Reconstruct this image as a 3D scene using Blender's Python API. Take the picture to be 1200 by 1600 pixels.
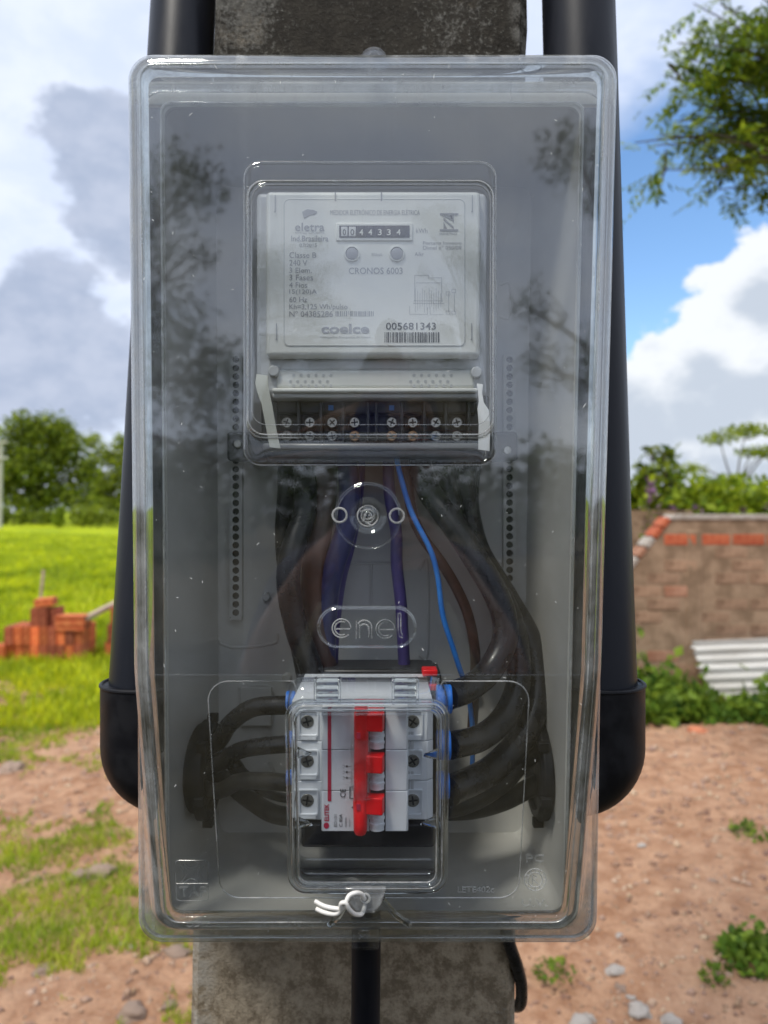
import bpy, bmesh, math, random
import numpy as np
from mathutils import Vector, Matrix, noise
from mathutils.geometry import delaunay_2d_cdt

for o in list(bpy.data.objects): bpy.data.objects.remove(o)
random.seed(7); rng = np.random.default_rng(7)
R = math.radians
sc = bpy.context.scene
COL = sc.collection

# ------------------------------------------------------------------ camera
CZ = 1.5                                   # lens height above the ground
F = 1200.0                                 # focal length in photo pixels
cam = bpy.data.cameras.new('camera'); cam_o = bpy.data.objects.new('camera', cam); COL.objects.link(cam_o)
cam.sensor_fit = 'VERTICAL'; cam.sensor_height = 36.0; cam.lens = 27.0
cam_o.location = (0, 0, CZ); cam_o.rotation_euler = (R(90), 0, 0)
cam.clip_start = 0.01; cam.clip_end = 3000
cam.dof.use_dof = True; cam.dof.focus_distance = 0.54; cam.dof.aperture_fstop = 6.8
sc.camera = cam_o

# ------------------------------------------------------------------ sky
SUN_EL, SUN_AZ = 61.0, -142.0              # azimuth from +Y towards +X: high on the meadow side, a little behind the viewer
w = bpy.data.worlds.new('World'); sc.world = w; w.use_nodes = True
nt = w.node_tree; nt.nodes.clear()
def N(t, **kw):
    n = nt.nodes.new(t)
    for k, v in kw.items(): setattr(n, k, v)
    return n
def lk(a, b): nt.links.new(a, b)
def setin(s, v):
    if hasattr(v, 'is_output') or isinstance(v, bpy.types.NodeSocket): nt.links.new(v, s)
    else: s.default_value = v
def M(op, a, b=0.0, c=None, clamp=False):
    n = N('ShaderNodeMath', operation=op, use_clamp=clamp); setin(n.inputs[0], a); setin(n.inputs[1], b)
    if c is not None: setin(n.inputs[2], c)
    return n.outputs[0]
def SS(x, lo, hi):
    n = N('ShaderNodeMapRange', interpolation_type='SMOOTHSTEP'); setin(n.inputs[0], x)
    n.inputs[1].default_value = lo; n.inputs[2].default_value = hi
    return n.outputs[0]
def MIX(f, a, b):
    n = N('ShaderNodeMix', data_type='RGBA'); setin(n.inputs[0], f); setin(n.inputs[6], a); setin(n.inputs[7], b)
    return n.outputs[2]
def NOI(vec, scale, detail, rough=0.55, dist=0.0):
    n = N('ShaderNodeTexNoise'); lk(vec, n.inputs['Vector']); n.inputs['Scale'].default_value = scale
    n.inputs['Detail'].default_value = detail; n.inputs['Roughness'].default_value = rough; n.inputs['Distortion'].default_value = dist
    return n.outputs[0]
tc = N('ShaderNodeTexCoord'); dirv = tc.outputs['Generated']
mp = N('ShaderNodeMapping'); lk(dirv, mp.inputs[0]); mp.inputs['Scale'].default_value = (1, 1, 1.7)
mp.inputs['Location'].default_value = (3.1, 0.4, 1.2)
cv = mp.outputs[0]
sky = N('ShaderNodeTexSky', sky_type='NISHITA', sun_disc=False)
sky.sun_elevation = R(SUN_EL); sky.sun_rotation = R(SUN_AZ); sky.air_density = 1.0; sky.dust_density = .4; sky.ozone_density = 2.5
SKY_S = 0.15
skyc = N('ShaderNodeVectorMath', operation='SCALE'); lk(sky.outputs[0], skyc.inputs[0]); skyc.inputs['Scale'].default_value = SKY_S
n_big = NOI(cv, 1.7, 6, 0.55, 0.3)
n_mid = NOI(cv, 6.5, 9, 0.62, 0.15)
n_fine = NOI(cv, 17.0, 8, 0.62)
def blob(px, py, rad, lo=-.8):            # soft patch of cloud round a direction of the sky; rad in radians
    v = Vector(((px-600)/F, 1.0, (800-py)/F)).normalized()
    d = N('ShaderNodeVectorMath', operation='DISTANCE'); lk(dirv, d.inputs[0]); d.inputs[1].default_value = v
    return M('MAXIMUM', M('SUBTRACT', 1.0, M('DIVIDE', d.outputs['Value'], rad)), lo)
def mx(*a):
    r = a[0]
    for b in a[1:]: r = M('MAXIMUM', r, b)
    return r
e_mid = M('MULTIPLY', M('SUBTRACT', n_mid, .5), 2.0)
e_fin = M('MULTIPLY', M('SUBTRACT', n_fine, .5), 1.0)
e2 = M('ADD', e_mid, e_fin)
# thin high veil over most of the sky, open in places
gap = mx(blob(1060, 410, .27), blob(1330, 360, .24), blob(985, 560, .13))
veil = SS(M('SUBTRACT', M('ADD', n_big, M('MULTIPLY', e_mid, .10)), M('MULTIPLY', M('ADD', gap, .8), .36)), .10, .30)
veil_col = MIX(SS(n_mid, .35, .65), (.60, .67, .83, 1), (.72, .77, .88, 1))
hs = N('ShaderNodeHueSaturation'); lk(skyc.outputs[0], hs.inputs['Color']); hs.inputs['Saturation'].default_value = 1.12; hs.inputs['Value'].default_value = 1.1
c = MIX(M('MULTIPLY', veil, .94), hs.outputs[0], veil_col)
# heaped white cloud, bright rims and grey bellies
heap = mx(blob(1270, 625, .20), blob(1130, 655, .14), blob(1010, 705, .115), blob(1110, 580, .07), blob(1195, 470, .06), M('SUBTRACT', M('MULTIPLY', n_big, 2.6), 1.72))
hv = M('ADD', heap, M('MULTIPLY', e2, .42))
hm = SS(hv, .0, .07)
belly = SS(M('ADD', hv, M('MULTIPLY', M('SUBTRACT', NOI(cv, 8.0, 5, .55), .5), 2.4)), .18, .85)
heap_col = MIX(M('MULTIPLY', belly, .85), (.74, .77, .81, 1), (.42, .48, .57, 1))
c = MIX(hm, c, heap_col)
# grey, shadowed nearer cloud
grey = mx(blob(165, 250, .085), blob(190, 330, .075), blob(85, 470, .07), blob(50, 560, .10), blob(150, 590, .085), M('SUBTRACT', M('MULTIPLY', NOI(cv, 2.3, 5, .5, .2), 2.6), 1.95))
gm = SS(M('ADD', grey, M('MULTIPLY', e2, .95)), .02, .34)
grey_col = MIX(SS(n_fine, .3, .7), (.32, .38, .51, 1), (.43, .48, .60, 1))
c = MIX(M('MULTIPLY', gm, .92), c, grey_col)
bg = N('ShaderNodeBackground'); lk(c, bg.inputs[0]); bg.inputs[1].default_value = .92
wo = N('ShaderNodeOutputWorld'); lk(bg.outputs[0], wo.inputs[0])

# ------------------------------------------------------------------ sun, exposure
sun = bpy.data.lights.new('sun', 'SUN'); sun.energy = 2.2; sun.angle = R(12); sun.color = (1.0, .95, .86)
sun_o = bpy.data.objects.new('sun', sun); COL.objects.link(sun_o)
sd = Vector((math.sin(R(SUN_AZ))*math.cos(R(SUN_EL)), math.cos(R(SUN_AZ))*math.cos(R(SUN_EL)), math.sin(R(SUN_EL))))
sun_o.rotation_euler = sd.to_track_quat('Z', 'Y').to_euler(); sun_o.location = sd*20
sc.view_settings.view_transform = 'Standard'; sc.view_settings.look = 'None'
sc.view_settings.exposure = 0.5; sc.view_settings.gamma = 1.0; sc.view_settings.use_curve_mapping = False
cy = sc.cycles
cy.transparent_max_bounces = 48; cy.max_bounces = 8; cy.glossy_bounces = 4; cy.transmission_bounces = 8; cy.diffuse_bounces = 3
cy.use_adaptive_sampling = True; cy.adaptive_threshold = .02
cy.use_denoising = True; cy.caustics_reflective = False; cy.caustics_refractive = False

# ------------------------------------------------------------------ helpers
def P(px, py, D):
    return Vector(((px-600)*D/F, D, CZ+(800-py)*D/F))
def XZ(px, py, D):
    return ((px-600)*D/F, CZ+(800-py)*D/F)
def ground_at(px, py):
    d = CZ*F/(py-800); return Vector(((px-600)/F*d, d, 0))
def tag(o, label=None, cat=None, group=None, kind=None):
    if label: o['label'] = label
    if cat: o['category'] = cat
    if group: o['group'] = group
    if kind: o['kind'] = kind
    return o
def put(o, parent=None):
    COL.objects.link(o)
    if parent is not None:
        o.parent = parent; o.matrix_parent_inverse = Matrix.Translation(-TRUE_LOC(parent))
    return o
def TRUE_LOC(o):
    v = Vector((0, 0, 0))
    q = o
    if '_wl' in WL.setdefault(q.name, {}): return WL[q.name]['_wl']
    return v
WL = {}
def empty(name, loc, label, cat, group=None):
    o = bpy.data.objects.new(name, None); o.empty_display_size = .05; o.location = loc
    COL.objects.link(o); WL[o.name] = {'_wl': Vector(loc)}
    return tag(o, label, cat, group)

def smoothpath(pts, n=8):
    pts = [Vector(p) for p in pts]
    if len(pts) < 3: return pts
    q = [2*pts[0]-pts[1]] + pts + [2*pts[-1]-pts[-2]]
    out = []
    for i in range(1, len(q)-2):
        a, b, c_, d = q[i-1], q[i], q[i+1], q[i+2]
        for k in range(n):
            t = k/n
            out.append(.5*((2*b) + (c_-a)*t + (2*a-5*b+4*c_-d)*t*t + (-a+3*b-3*c_+d)*t**3))
    out.append(pts[-1]); return out

class MB:
    def __init__(s): s.v = []; s.f = []; s.m = []; s.fl = []
    def add(s, v, f, m=0, flat=False):
        b = len(s.v); s.v += [tuple(p) for p in v]
        for q in f: s.f.append([b+i for i in q]); s.m.append(m); s.fl.append(flat)
        return s
    def box(s, c, h, m=0, rot=None):
        v = []
        for x in (-1, 1):
            for y in (-1, 1):
                for z in (-1, 1):
                    p = Vector((x*h[0], y*h[1], z*h[2]))
                    if rot is not None: p = rot @ p
                    v.append(p+Vector(c))
        return s.add(v, [(0,1,3,2),(4,6,7,5),(0,4,5,1),(2,3,7,6),(0,2,6,4),(1,5,7,3)], m)
    def pbox(s, x0, y0, x1, y1, D0, D1, m=0):      # box whose front face fills a photo rectangle at distance D0 (nearer), back at D1
        a = XZ(x0, y0, D0); b = XZ(x1, y1, D0)
        return s.box(((a[0]+b[0])/2, (D0+D1)/2, (a[1]+b[1])/2), (abs(b[0]-a[0])/2, abs(D1-D0)/2, abs(a[1]-b[1])/2), m)
    def loft(s, rings, m=0, close=True, cap0=False, cap1=False, flat=False):
        n = len(rings[0]); b = len(s.v)
        for r in rings: s.v += [tuple(p) for p in r]
        for i in range(len(rings)-1):
            for j in range(n if close else n-1):
                k = (j+1) % n
                s.f.append([b+i*n+j, b+i*n+k, b+(i+1)*n+k, b+(i+1)*n+j]); s.m.append(m); s.fl.append(flat)
        if cap0: s.f.append([b+j for j in range(n)][::-1]); s.m.append(m); s.fl.append(True)
        if cap1: s.f.append([b+(len(rings)-1)*n+j for j in range(n)]); s.m.append(m); s.fl.append(True)
        return s
    def tube(s, pts, r, seg=12, m=0, caps=True):
        pts = [Vector(p) for p in pts]; rings = []; up = Vector((.13, .31, .94)).normalized(); prev = None
        for i, p in enumerate(pts):
            t = (pts[min(i+1, len(pts)-1)]-pts[max(i-1, 0)]).normalized()
            if prev is None: a = t.cross(up if abs(t.dot(up)) < .95 else Vector((1, 0, 0))).normalized()
            else: a = (prev - t*prev.dot(t)).normalized()
            prev = a; b_ = t.cross(a)
            rr = r[i] if isinstance(r, (list, tuple)) else (r(i/(len(pts)-1)) if callable(r) else r)
            rings.append([p+rr*(math.cos(2*math.pi*k/seg)*a+math.sin(2*math.pi*k/seg)*b_) for k in range(seg)])
        return s.loft(rings, m, True, caps, caps)
    def cyl(s, p0, p1, r0, r1=None, seg=20, m=0):
        return s.tube([p0, p1], [r0, r0 if r1 is None else r1], seg, m)
    def prism(s, outline, D0, D1, m=0):
        return s.loft([[(x, D0, z) for x, z in outline], [(x, D1, z) for x, z in outline]], m, True, True, True)
    def build(s, name, mats, parent=None, angle=35, bevel=0, bseg=2, solid=0, weld=False, recalc=True):
        me = bpy.data.meshes.new(name)
        bm = bmesh.new()
        vs = [bm.verts.new(p) for p in s.v]
        for q, m, fl in zip(s.f, s.m, s.fl):
            try:
                f = bm.faces.new([vs[i] for i in q]); f.material_index = m; f.smooth = not fl
            except ValueError: pass
        if weld: bmesh.ops.remove_doubles(bm, verts=bm.verts, dist=2e-5)
        if recalc: bmesh.ops.recalc_face_normals(bm, faces=bm.faces)
        bm.to_mesh(me); bm.free()
        for mt in (mats if isinstance(mats, (list, tuple)) else [mats]): me.materials.append(mt)
        if angle: me.set_sharp_from_angle(angle=R(angle))
        o = bpy.data.objects.new(name, me); put(o, parent)
        if bevel:
            b = o.modifiers.new('bevel', 'BEVEL'); b.width = bevel; b.segments = bseg; b.limit_method = 'ANGLE'; b.angle_limit = R(40)
        if solid:
            b = o.modifiers.new('solid', 'SOLIDIFY'); b.thickness = solid; b.offset = -1
        return o

def rpoly(c, r, n=8, sub=1):
    """rounded convex polygon; c corners (x,z), r radius; sub points along each side"""
    out = []; k = len(c); arcs = []
    for i in range(k):
        p = Vector(c[i]); a = Vector(c[i-1])-p; b = Vector(c[(i+1) % k])-p
        a.normalize(); b.normalize(); ang = a.angle(b); d = r/math.tan(ang/2); cen = p+(a+b).normalized()*(r/math.sin(ang/2))
        s = (p+a*d)-cen; e = (p+b*d)-cen; arc = []
        full = s.angle(e)
        for j in range(n+1):
            t = j/n; q = (s*math.sin((1-t)*full)+e*math.sin(t*full))/math.sin(full); arc.append(cen+q)
        arcs.append(arc)
    for i in range(k):
        out += arcs[i]
        a, b = arcs[i][-1], arcs[(i+1) % k][0]
        for j in range(1, sub): out.append(a.lerp(b, j/sub))
    return [(p.x, p.y) for p in out]
def inset(c, d):
    k = len(c); out = []
    cx = sum(p[0] for p in c)/k; cz = sum(p[1] for p in c)/k
    for p in c:
        out.append((p[0]-math.copysign(d, p[0]-cx), p[1]-math.copysign(d, p[1]-cz)))
    return out
def rect_px(x0, y0, x1, y1, D):
    a = XZ(x0, y0, D); b = XZ(x1, y1, D); return [(a[0], a[1]), (b[0], a[1]), (b[0], b[1]), (a[0], b[1])]
def disc(cx, cz, r, n=28): return [(cx+r*math.cos(2*math.pi*i/n), cz+r*math.sin(2*math.pi*i/n)) for i in range(n)]

# ------------------------------------------------------------------ materials
def newmat(name):
    global nt
    m = bpy.data.materials.new(name); m.use_nodes = True; nt = m.node_tree
    for n in list(nt.nodes): nt.nodes.remove(n)
    out = N('ShaderNodeOutputMaterial'); return m, out
def coords(scale=(1, 1, 1), kind='Object'):
    t = N('ShaderNodeTexCoord'); mp_ = N('ShaderNodeMapping'); lk(t.outputs[kind], mp_.inputs[0]); mp_.inputs['Scale'].default_value = scale
    return mp_.outputs[0]
def c4(c): return (c[0], c[1], c[2], 1)
def pmat(name, c1, c2=None, rough=.5, scale=40, bump=0.0, bscale=None, spec=.5, detail=6, stretch=(1, 1, 1), lo=.35, hi=.65, metallic=0, r2=None, island=0, kind='Object', objrand=0):
    m, out = newmat(name)
    b = N('ShaderNodeBsdfPrincipled'); lk(b.outputs[0], out.inputs[0])
    b.inputs['Roughness'].default_value = rough; b.inputs['Metallic'].default_value = metallic; b.inputs['Specular IOR Level'].default_value = spec
    if c2 is None: b.inputs['Base Color'].default_value = c4(c1)
    else:
        v = coords(stretch, kind); f = SS(NOI(v, scale, detail, .6), lo, hi)
        col = MIX(f, c4(c1), c4(c2))
        if objrand:
            oi = N('ShaderNodeObjectInfo'); h = N('ShaderNodeHueSaturation'); lk(col, h.inputs['Color'])
            lk(M('ADD', 1-objrand/2, M('MULTIPLY', oi.outputs['Random'], objrand)), h.inputs['Value']); col = h.outputs[0]
        if island:
            g = N('ShaderNodeNewGeometry'); h = N('ShaderNodeHueSaturation'); lk(col, h.inputs['Color'])
            lk(M('ADD', 1-island/2, M('MULTIPLY', g.outputs['Random Per Island'], island)), h.inputs['Value'])
            lk(M('ADD', .485, M('MULTIPLY', g.outputs['Random Per Island'], .03)), h.inputs['Hue']); col = h.outputs[0]
        lk(col, b.inputs['Base Color'])
        if r2 is not None: lk(M('ADD', rough, M('MULTIPLY', f, r2-rough)), b.inputs['Roughness'])
    if bump:
        v = coords(stretch, kind); bp = N('ShaderNodeBump'); bp.inputs['Strength'].default_value = 1.0; bp.inputs['Distance'].default_value = bump
        lk(NOI(v, bscale or scale*3, 5, .6), bp.inputs['Height']); lk(bp.outputs[0], b.inputs['Normal'])
    return m
def leafmat(name, c1, c2, trans=.35, island=.7, rough=.5, pos=0, pscale=.8):
    m, out = newmat(name)
    g = N('ShaderNodeNewGeometry'); rnd = g.outputs['Random Per Island']
    col = MIX(rnd, c4(c1), c4(c2)); h = N('ShaderNodeHueSaturation'); lk(col, h.inputs['Color'])
    lk(M('ADD', 1-island/2, M('MULTIPLY', M('FRACT', M('MULTIPLY', rnd, 17.31)), island)), h.inputs['Value'])
    if pos:
        h0 = h; h = N('ShaderNodeHueSaturation'); lk(h0.outputs[0], h.inputs['Color']); pn = SS(NOI(coords(), pscale, 4, .6), .36, .64)
        lk(M('ADD', 1-pos, M('MULTIPLY', pn, pos*1.5)), h.inputs['Value']); lk(M('SUBTRACT', .515, M('MULTIPLY', pn, .03)), h.inputs['Hue'])
    b = N('ShaderNodeBsdfPrincipled'); lk(h.outputs[0], b.inputs['Base Color']); b.inputs['Roughness'].default_value = rough; b.inputs['Specular IOR Level'].default_value = .25
    t = N('ShaderNodeBsdfTranslucent'); h2 = N('ShaderNodeHueSaturation'); lk(h.outputs[0], h2.inputs['Color']); h2.inputs['Value'].default_value = 1.3; h2.inputs['Hue'].default_value = .485
    lk(h2.outputs[0], t.inputs[0])
    mxs = N('ShaderNodeMixShader'); mxs.inputs[0].default_value = trans; lk(b.outputs[0], mxs.inputs[1]); lk(t.outputs[0], mxs.inputs[2]); lk(mxs.outputs[0], out.inputs[0])
    return m
def glassmat(name, ior=1.49, rough=0.02, tint=(.97, .98, .98)):
    """solid clear moulding that bends what lies behind it"""
    m, out = newmat(name); g = N('ShaderNodeBsdfGlass'); g.inputs['IOR'].default_value = ior; g.inputs['Roughness'].default_value = rough; g.inputs['Color'].default_value = c4(tint)
    lk(g.outputs[0], out.inputs[0]); return m
def clearmat(name, ior=1.7, tint=(.97, .98, .98), rough=.012, dust_glint=.012, scratch=True, wave=0.0):
    """thin clear polycarbonate: looks straight through, mirrors by Fresnel, whitish diffuse set by dust"""
    m, out = newmat(name)
    g = N('ShaderNodeNewGeometry'); bf = g.outputs['Backfacing']
    fr = N('ShaderNodeFresnel'); lk(M('ADD', ior, M('MULTIPLY', bf, 1/ior-ior)), fr.inputs[0])
    tr = N('ShaderNodeBsdfTransparent'); tr.inputs[0].default_value = c4(tint)
    gl = N('ShaderNodeBsdfGlossy'); gl.inputs['Roughness'].default_value = rough; gl.inputs[0].default_value = (1, 1, 1, 1)
    if wave:
        v = coords(); bp = N('ShaderNodeBump'); bp.inputs['Strength'].default_value = 1; bp.inputs['Distance'].default_value = wave
        lk(NOI(v, 9, 2, .4), bp.inputs['Height']); lk(bp.outputs[0], gl.inputs['Normal']); lk(bp.outputs[0], fr.inputs['Normal'])
    ms = N('ShaderNodeMixShader'); lk(fr.outputs[0], ms.inputs[0]); lk(tr.outputs[0], ms.inputs[1]); lk(gl.outputs[0], ms.inputs[2])
    df = N('ShaderNodeBsdfDiffuse'); df.inputs[0].default_value = (.62, .62, .6, 1)
    v = coords(); f = M('MULTIPLY', SS(NOI(v, 22, 8, .7), .35, .8), dust_glint*2.2)
    if scratch:
        v4 = coords((60, 60, 2.2)); f = M('ADD', f, M('MULTIPLY', SS(NOI(v4, 1.0, 4, .6), .52, .72), dust_glint*1.6))      # dried rain streaks
        v2 = coords((220, 220, 14)); f = M('ADD', f, M('MULTIPLY', SS(NOI(v2, 1.0, 2), .70, .78), dust_glint*2.5))
        v3 = coords(); f = M('ADD', f, M('MULTIPLY', SS(NOI(v3, 900, 1), .78, .82), .12))
    m2 = N('ShaderNodeMixShader'); lk(f, m2.inputs[0]); lk(ms.outputs[0], m2.inputs[1]); lk(df.outputs[0], m2.inputs[2]); lk(m2.outputs[0], out.inputs[0])
    return m
# ------------------------------------------------------------------ palette
m_conc, out = newmat('weathered_concrete')
b = N('ShaderNodeBsdfPrincipled'); lk(b.outputs[0], out.inputs[0]); b.inputs['Roughness'].default_value = .9; b.inputs['Specular IOR Level'].default_value = .2
v = coords(); n1 = NOI(v, 7, 8, .7, .4); n2 = NOI(v, 60, 8, .75); n3 = NOI(v, 260, 4, .7); n4 = NOI(v, 3.2, 4, .6)
col = MIX(SS(n2, .38, .62), (.19, .148, .098, 1), (.40, .33, .235, 1))                 # cement and sand
sep = N('ShaderNodeSeparateXYZ'); lk(coords(), sep.inputs[0])
hi = SS(sep.outputs[2], 1.25, 1.75)                                                     # algae crust grows on the upper shaft
crust = M('MULTIPLY', SS(M('ADD', n1, M('ADD', M('MULTIPLY', n2, .35), M('MULTIPLY', hi, .36))), .76, .96), 1.0)
col = MIX(M('MULTIPLY', crust, .93), col, (.016, .015, .013, 1))
pale = SS(M('ADD', M('MULTIPLY', n1, -.6), M('ADD', n4, M('MULTIPLY', n3, .45))), .44, .58)
col = MIX(M('MULTIPLY', pale, .36), col, (.27, .26, .23, 1))
col = MIX(M('MULTIPLY', M('MULTIPLY', SS(n3, .54, .68), SS(n4, .38, .6)), .34), col, (.30, .29, .255, 1))
ed = SS(M('ABSOLUTE', M('ADD', sep.outputs[0], .018)), .128, .15)
col = MIX(M('MULTIPLY', M('MULTIPLY', ed, SS(n2, .42, .6)), .6), col, (.33, .32, .29, 1))
lk(col, b.inputs['Base Color'])
bp = N('ShaderNodeBump'); bp.inputs['Strength'].default_value = 1; bp.inputs['Distance'].default_value = .0022
lk(M('ADD', n2, M('MULTIPLY', n3, .8)), bp.inputs['Height']); lk(bp.outputs[0], b.inputs['Normal'])

m_pvc = pmat('black_pvc', (.005, .006, .010), (.011, .012, .017), rough=.36, r2=.48, scale=30, bump=.00006, bscale=220, stretch=(1, 1, .25), spec=.22)
m_elbow = pmat('matt_black_pvc', (.005, .005, .007), (.012, .012, .014), rough=.42, r2=.55, scale=60, bump=.0001, bscale=300, spec=.22)
m_tray = pmat('grey_plastic', (.52, .51, .475), (.58, .565, .53), rough=.30, r2=.40, scale=9, spec=.5)
m_rail = pmat('grey_rail_plastic', (.44, .44, .42), (.50, .50, .475), rough=.4, scale=30)
m_clear = clearmat('clear_polycarbonate', ior=1.80, wave=0.00004, rough=.03, dust_glint=.009)
m_clear_part = clearmat('clear_moulded_polycarbonate', ior=1.75, tint=(.96, .97, .975), dust_glint=.007, rough=.04)
m_emboss = clearmat('moulded_lettering', ior=1.35, tint=(.85, .87, .87), dust_glint=.42, rough=.16, scratch=False)  # whitish diffuse mixed in, standing for bright edges of the clear letters
m_highlight = clearmat('edge_highlight', ior=2.2, tint=(.80, .82, .82), dust_glint=.36, rough=.12, scratch=False)  # whitish diffuse mixed in to stand for highlights on moulded edges
m_rim = clearmat('clear_rounded_rim', ior=2.5, tint=(.90, .92, .92), dust_glint=.17, rough=.05)  # whitish diffuse and high IOR stand for the rim's bright reflections
m_ear = clearmat('frosted_clear_ear', ior=1.7, tint=(.80, .82, .84), dust_glint=.22, rough=.1, scratch=False)
m_bar = glassmat('solid_clear_bead', 1.50)
m_fleck = pmat('white_fleck', (.75, .75, .72), rough=.6)
m_meter = pmat('off_white_plastic', (.78, .78, .74), (.83, .83, .785), rough=.42, scale=14)
m_meter2 = pmat('pale_grey_plastic', (.52, .53, .54), (.58, .585, .585), rough=.42, scale=14)
m_label = pmat('meter_label_print', (.84, .84, .80), (.78, .775, .73), rough=.5, scale=9, lo=.5, hi=.8)
m_ink = pmat('glare_faded_ink', (.40, .40, .43), rough=.6)  # ink lightened evenly, standing for sky glare that washes out the print
m_ink_d = pmat('dark_ink', (.09, .09, .095), rough=.6)
m_dark = pmat('dark_plastic', (.014, .014, .014), (.024, .024, .023), rough=.4, scale=40)
m_terminal = pmat('terminal_block_plastic', (.030, .030, .030), (.05, .05, .048), rough=.38, scale=60)
m_steel = pmat('zinc_screw', (.42, .40, .36), (.60, .58, .54), rough=.3, scale=200, metallic=.9)
m_screw = pmat('dull_steel_screw', (.16, .16, .14), (.30, .29, .26), rough=.4, scale=300, metallic=.7)
m_brass = pmat('copper_lug', (.55, .28, .14), (.65, .40, .22), rough=.35, scale=90, metallic=.8)
m_white = pmat('breaker_white', (.76, .785, .82), (.80, .82, .845), rough=.38, scale=30)
m_red = pmat('red_toggle_plastic', (.86, .006, .010), (.92, .012, .014), rough=.34, scale=60, spec=.3)
m_rprint = pmat('red_print', (.50, .02, .06), rough=.5)
m_clearred = clearmat('clear_sleeve', ior=1.3, tint=(.99, .98, .98), dust_glint=.004, rough=.05, scratch=False)
m_cable = pmat('black_cable', (.008, .008, .009), (.016, .016, .018), rough=.24, r2=.36, scale=90, bump=.0001, bscale=200, spec=.42)
m_cable2 = pmat('dusty_black_cable', (.016, .015, .014), (.030, .028, .025), rough=.40, scale=120, bump=.00012, bscale=240, spec=.25)
m_brown = pmat('dark_brown_wire', (.045, .022, .018), (.07, .034, .026), rough=.42, scale=90)
m_blue = pmat('blue_wire', (.015, .20, .70), (.03, .26, .78), rough=.4, scale=90)
m_purple = pmat('violet_wire', (.040, .026, .13), (.055, .036, .17), rough=.4, scale=90)
m_navy = pmat('navy_wire', (.018, .020, .075), (.026, .03, .11), rough=.4, scale=90)
m_bluelug = pmat('blue_sleeve', (.012, .17, .70), (.02, .22, .80), rough=.4, scale=60)
m_tagA = pmat('yellowed_seal_plastic', (.46, .465, .41), (.54, .54, .48), rough=.4, scale=40)
m_tagB = pmat('white_seal_plastic', (.74, .74, .73), rough=.4)
m_seal = pmat('white_insulated_wire', (.76, .73, .67), (.82, .80, .75), rough=.5, scale=120)
m_wheel = pmat('counter_wheel', (.045, .04, .055), rough=.5)
m_wheelw = pmat('counter_wheel_white', (.72, .72, .72), rough=.5)

# ------------------------------------------------------------------ text
def text_geo(s, x0, x1, zb, zt, D, rot=0, fit=True, bold=0.0, ex=0.0, track=1.0):
    """lettering that fills the box x0..x1, zb..zt (world metres) on the plane y = D, facing the viewer. rot=1: reads upwards"""
    cu = bpy.data.curves.new('t', 'FONT'); cu.body = s; cu.size = 1.0; cu.offset = bold; cu.extrude = 0; cu.resolution_u = 3; cu.space_character = track
    o = bpy.data.objects.new('t', cu); COL.objects.link(o)
    dg = bpy.context.evaluated_depsgraph_get(); me = bpy.data.meshes.new_from_object(o.evaluated_get(dg))
    co = np.array([v.co[:2] for v in me.vertices]); fs = [list(p.vertices) for p in me.polygons]
    bpy.data.objects.remove(o); bpy.data.curves.remove(cu); bpy.data.meshes.remove(me)
    lo, hi_ = co.min(0), co.max(0); u = (co-lo)/(hi_-lo)
    if rot == 1: X = x0+(1-u[:, 1])*(x1-x0); Z = zb+u[:, 0]*(zt-zb)
    else: X = x0+u[:, 0]*(x1-x0); Z = zb+u[:, 1]*(zt-zb)
    mb = MB()
    if ex == 0: return [(x, D, z) for x, z in zip(X, Z)], fs
    n = len(X); v = [(x, D, z) for x, z in zip(X, Z)] + [(x, D+ex, z) for x, z in zip(X, Z)]
    cnt = {}
    for f in fs:
        for i in range(len(f)):
            e = (f[i], f[(i+1) % len(f)]); cnt[frozenset(e)] = cnt.get(frozenset(e), 0)+1
    f2 = list(fs)
    for f in fs:
        for i in range(len(f)):
            a, b_ = f[i], f[(i+1) % len(f)]
            if cnt[frozenset((a, b_))] == 1: f2.append([b_, a, a+n, b_+n])
    return v, f2
def TP(mb, s, x0, x1, yb, yt, D, rot=0, bold=0.0, m=0, ex=0.0):
    a = XZ(x0, yb, D); b_ = XZ(x1, yt, D)
    v, f = text_geo(s, a[0], b_[0], a[1], b_[1], D, rot, True, bold, ex); mb.add(v, f, m, True)

# ------------------------------------------------------------------ pole
def pole_x(z):                                          # z relative to lens
    return -.1675+.0236*z, .1262+.0123*z
D_POLE = .705
mb = MB(); rings = []
for z in np.concatenate([np.linspace(-1.75, -.62, 8), np.linspace(-.6, .6, 40), np.linspace(.65, 5.0, 14)]):
    l, r = pole_x(z)
    def jit(k): return .0016*noise.noise(Vector((k*3.7, z*31, 1.3)))+.0012*noise.noise(Vector((k*9.1, z*90, 4.3)))
    ch = .007; dp = .20
    o = [(l+ch, 0), (r-ch, 0), (r, ch), (r, dp-ch), (r-ch, dp), (l+ch, dp), (l, dp-ch), (l, ch)]
    rings.append([(x+jit(i), D_POLE+y+jit(i+11)*.6, CZ+z) for i, (x, y) in enumerate(o)])
mb.loft(rings, 0, True, True, True)
pole = mb.build('concrete_pole', m_conc, None, angle=25)
tag(pole, 'weathered rectangular concrete pole with dark algae crust behind the clear box', 'pole')

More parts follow.
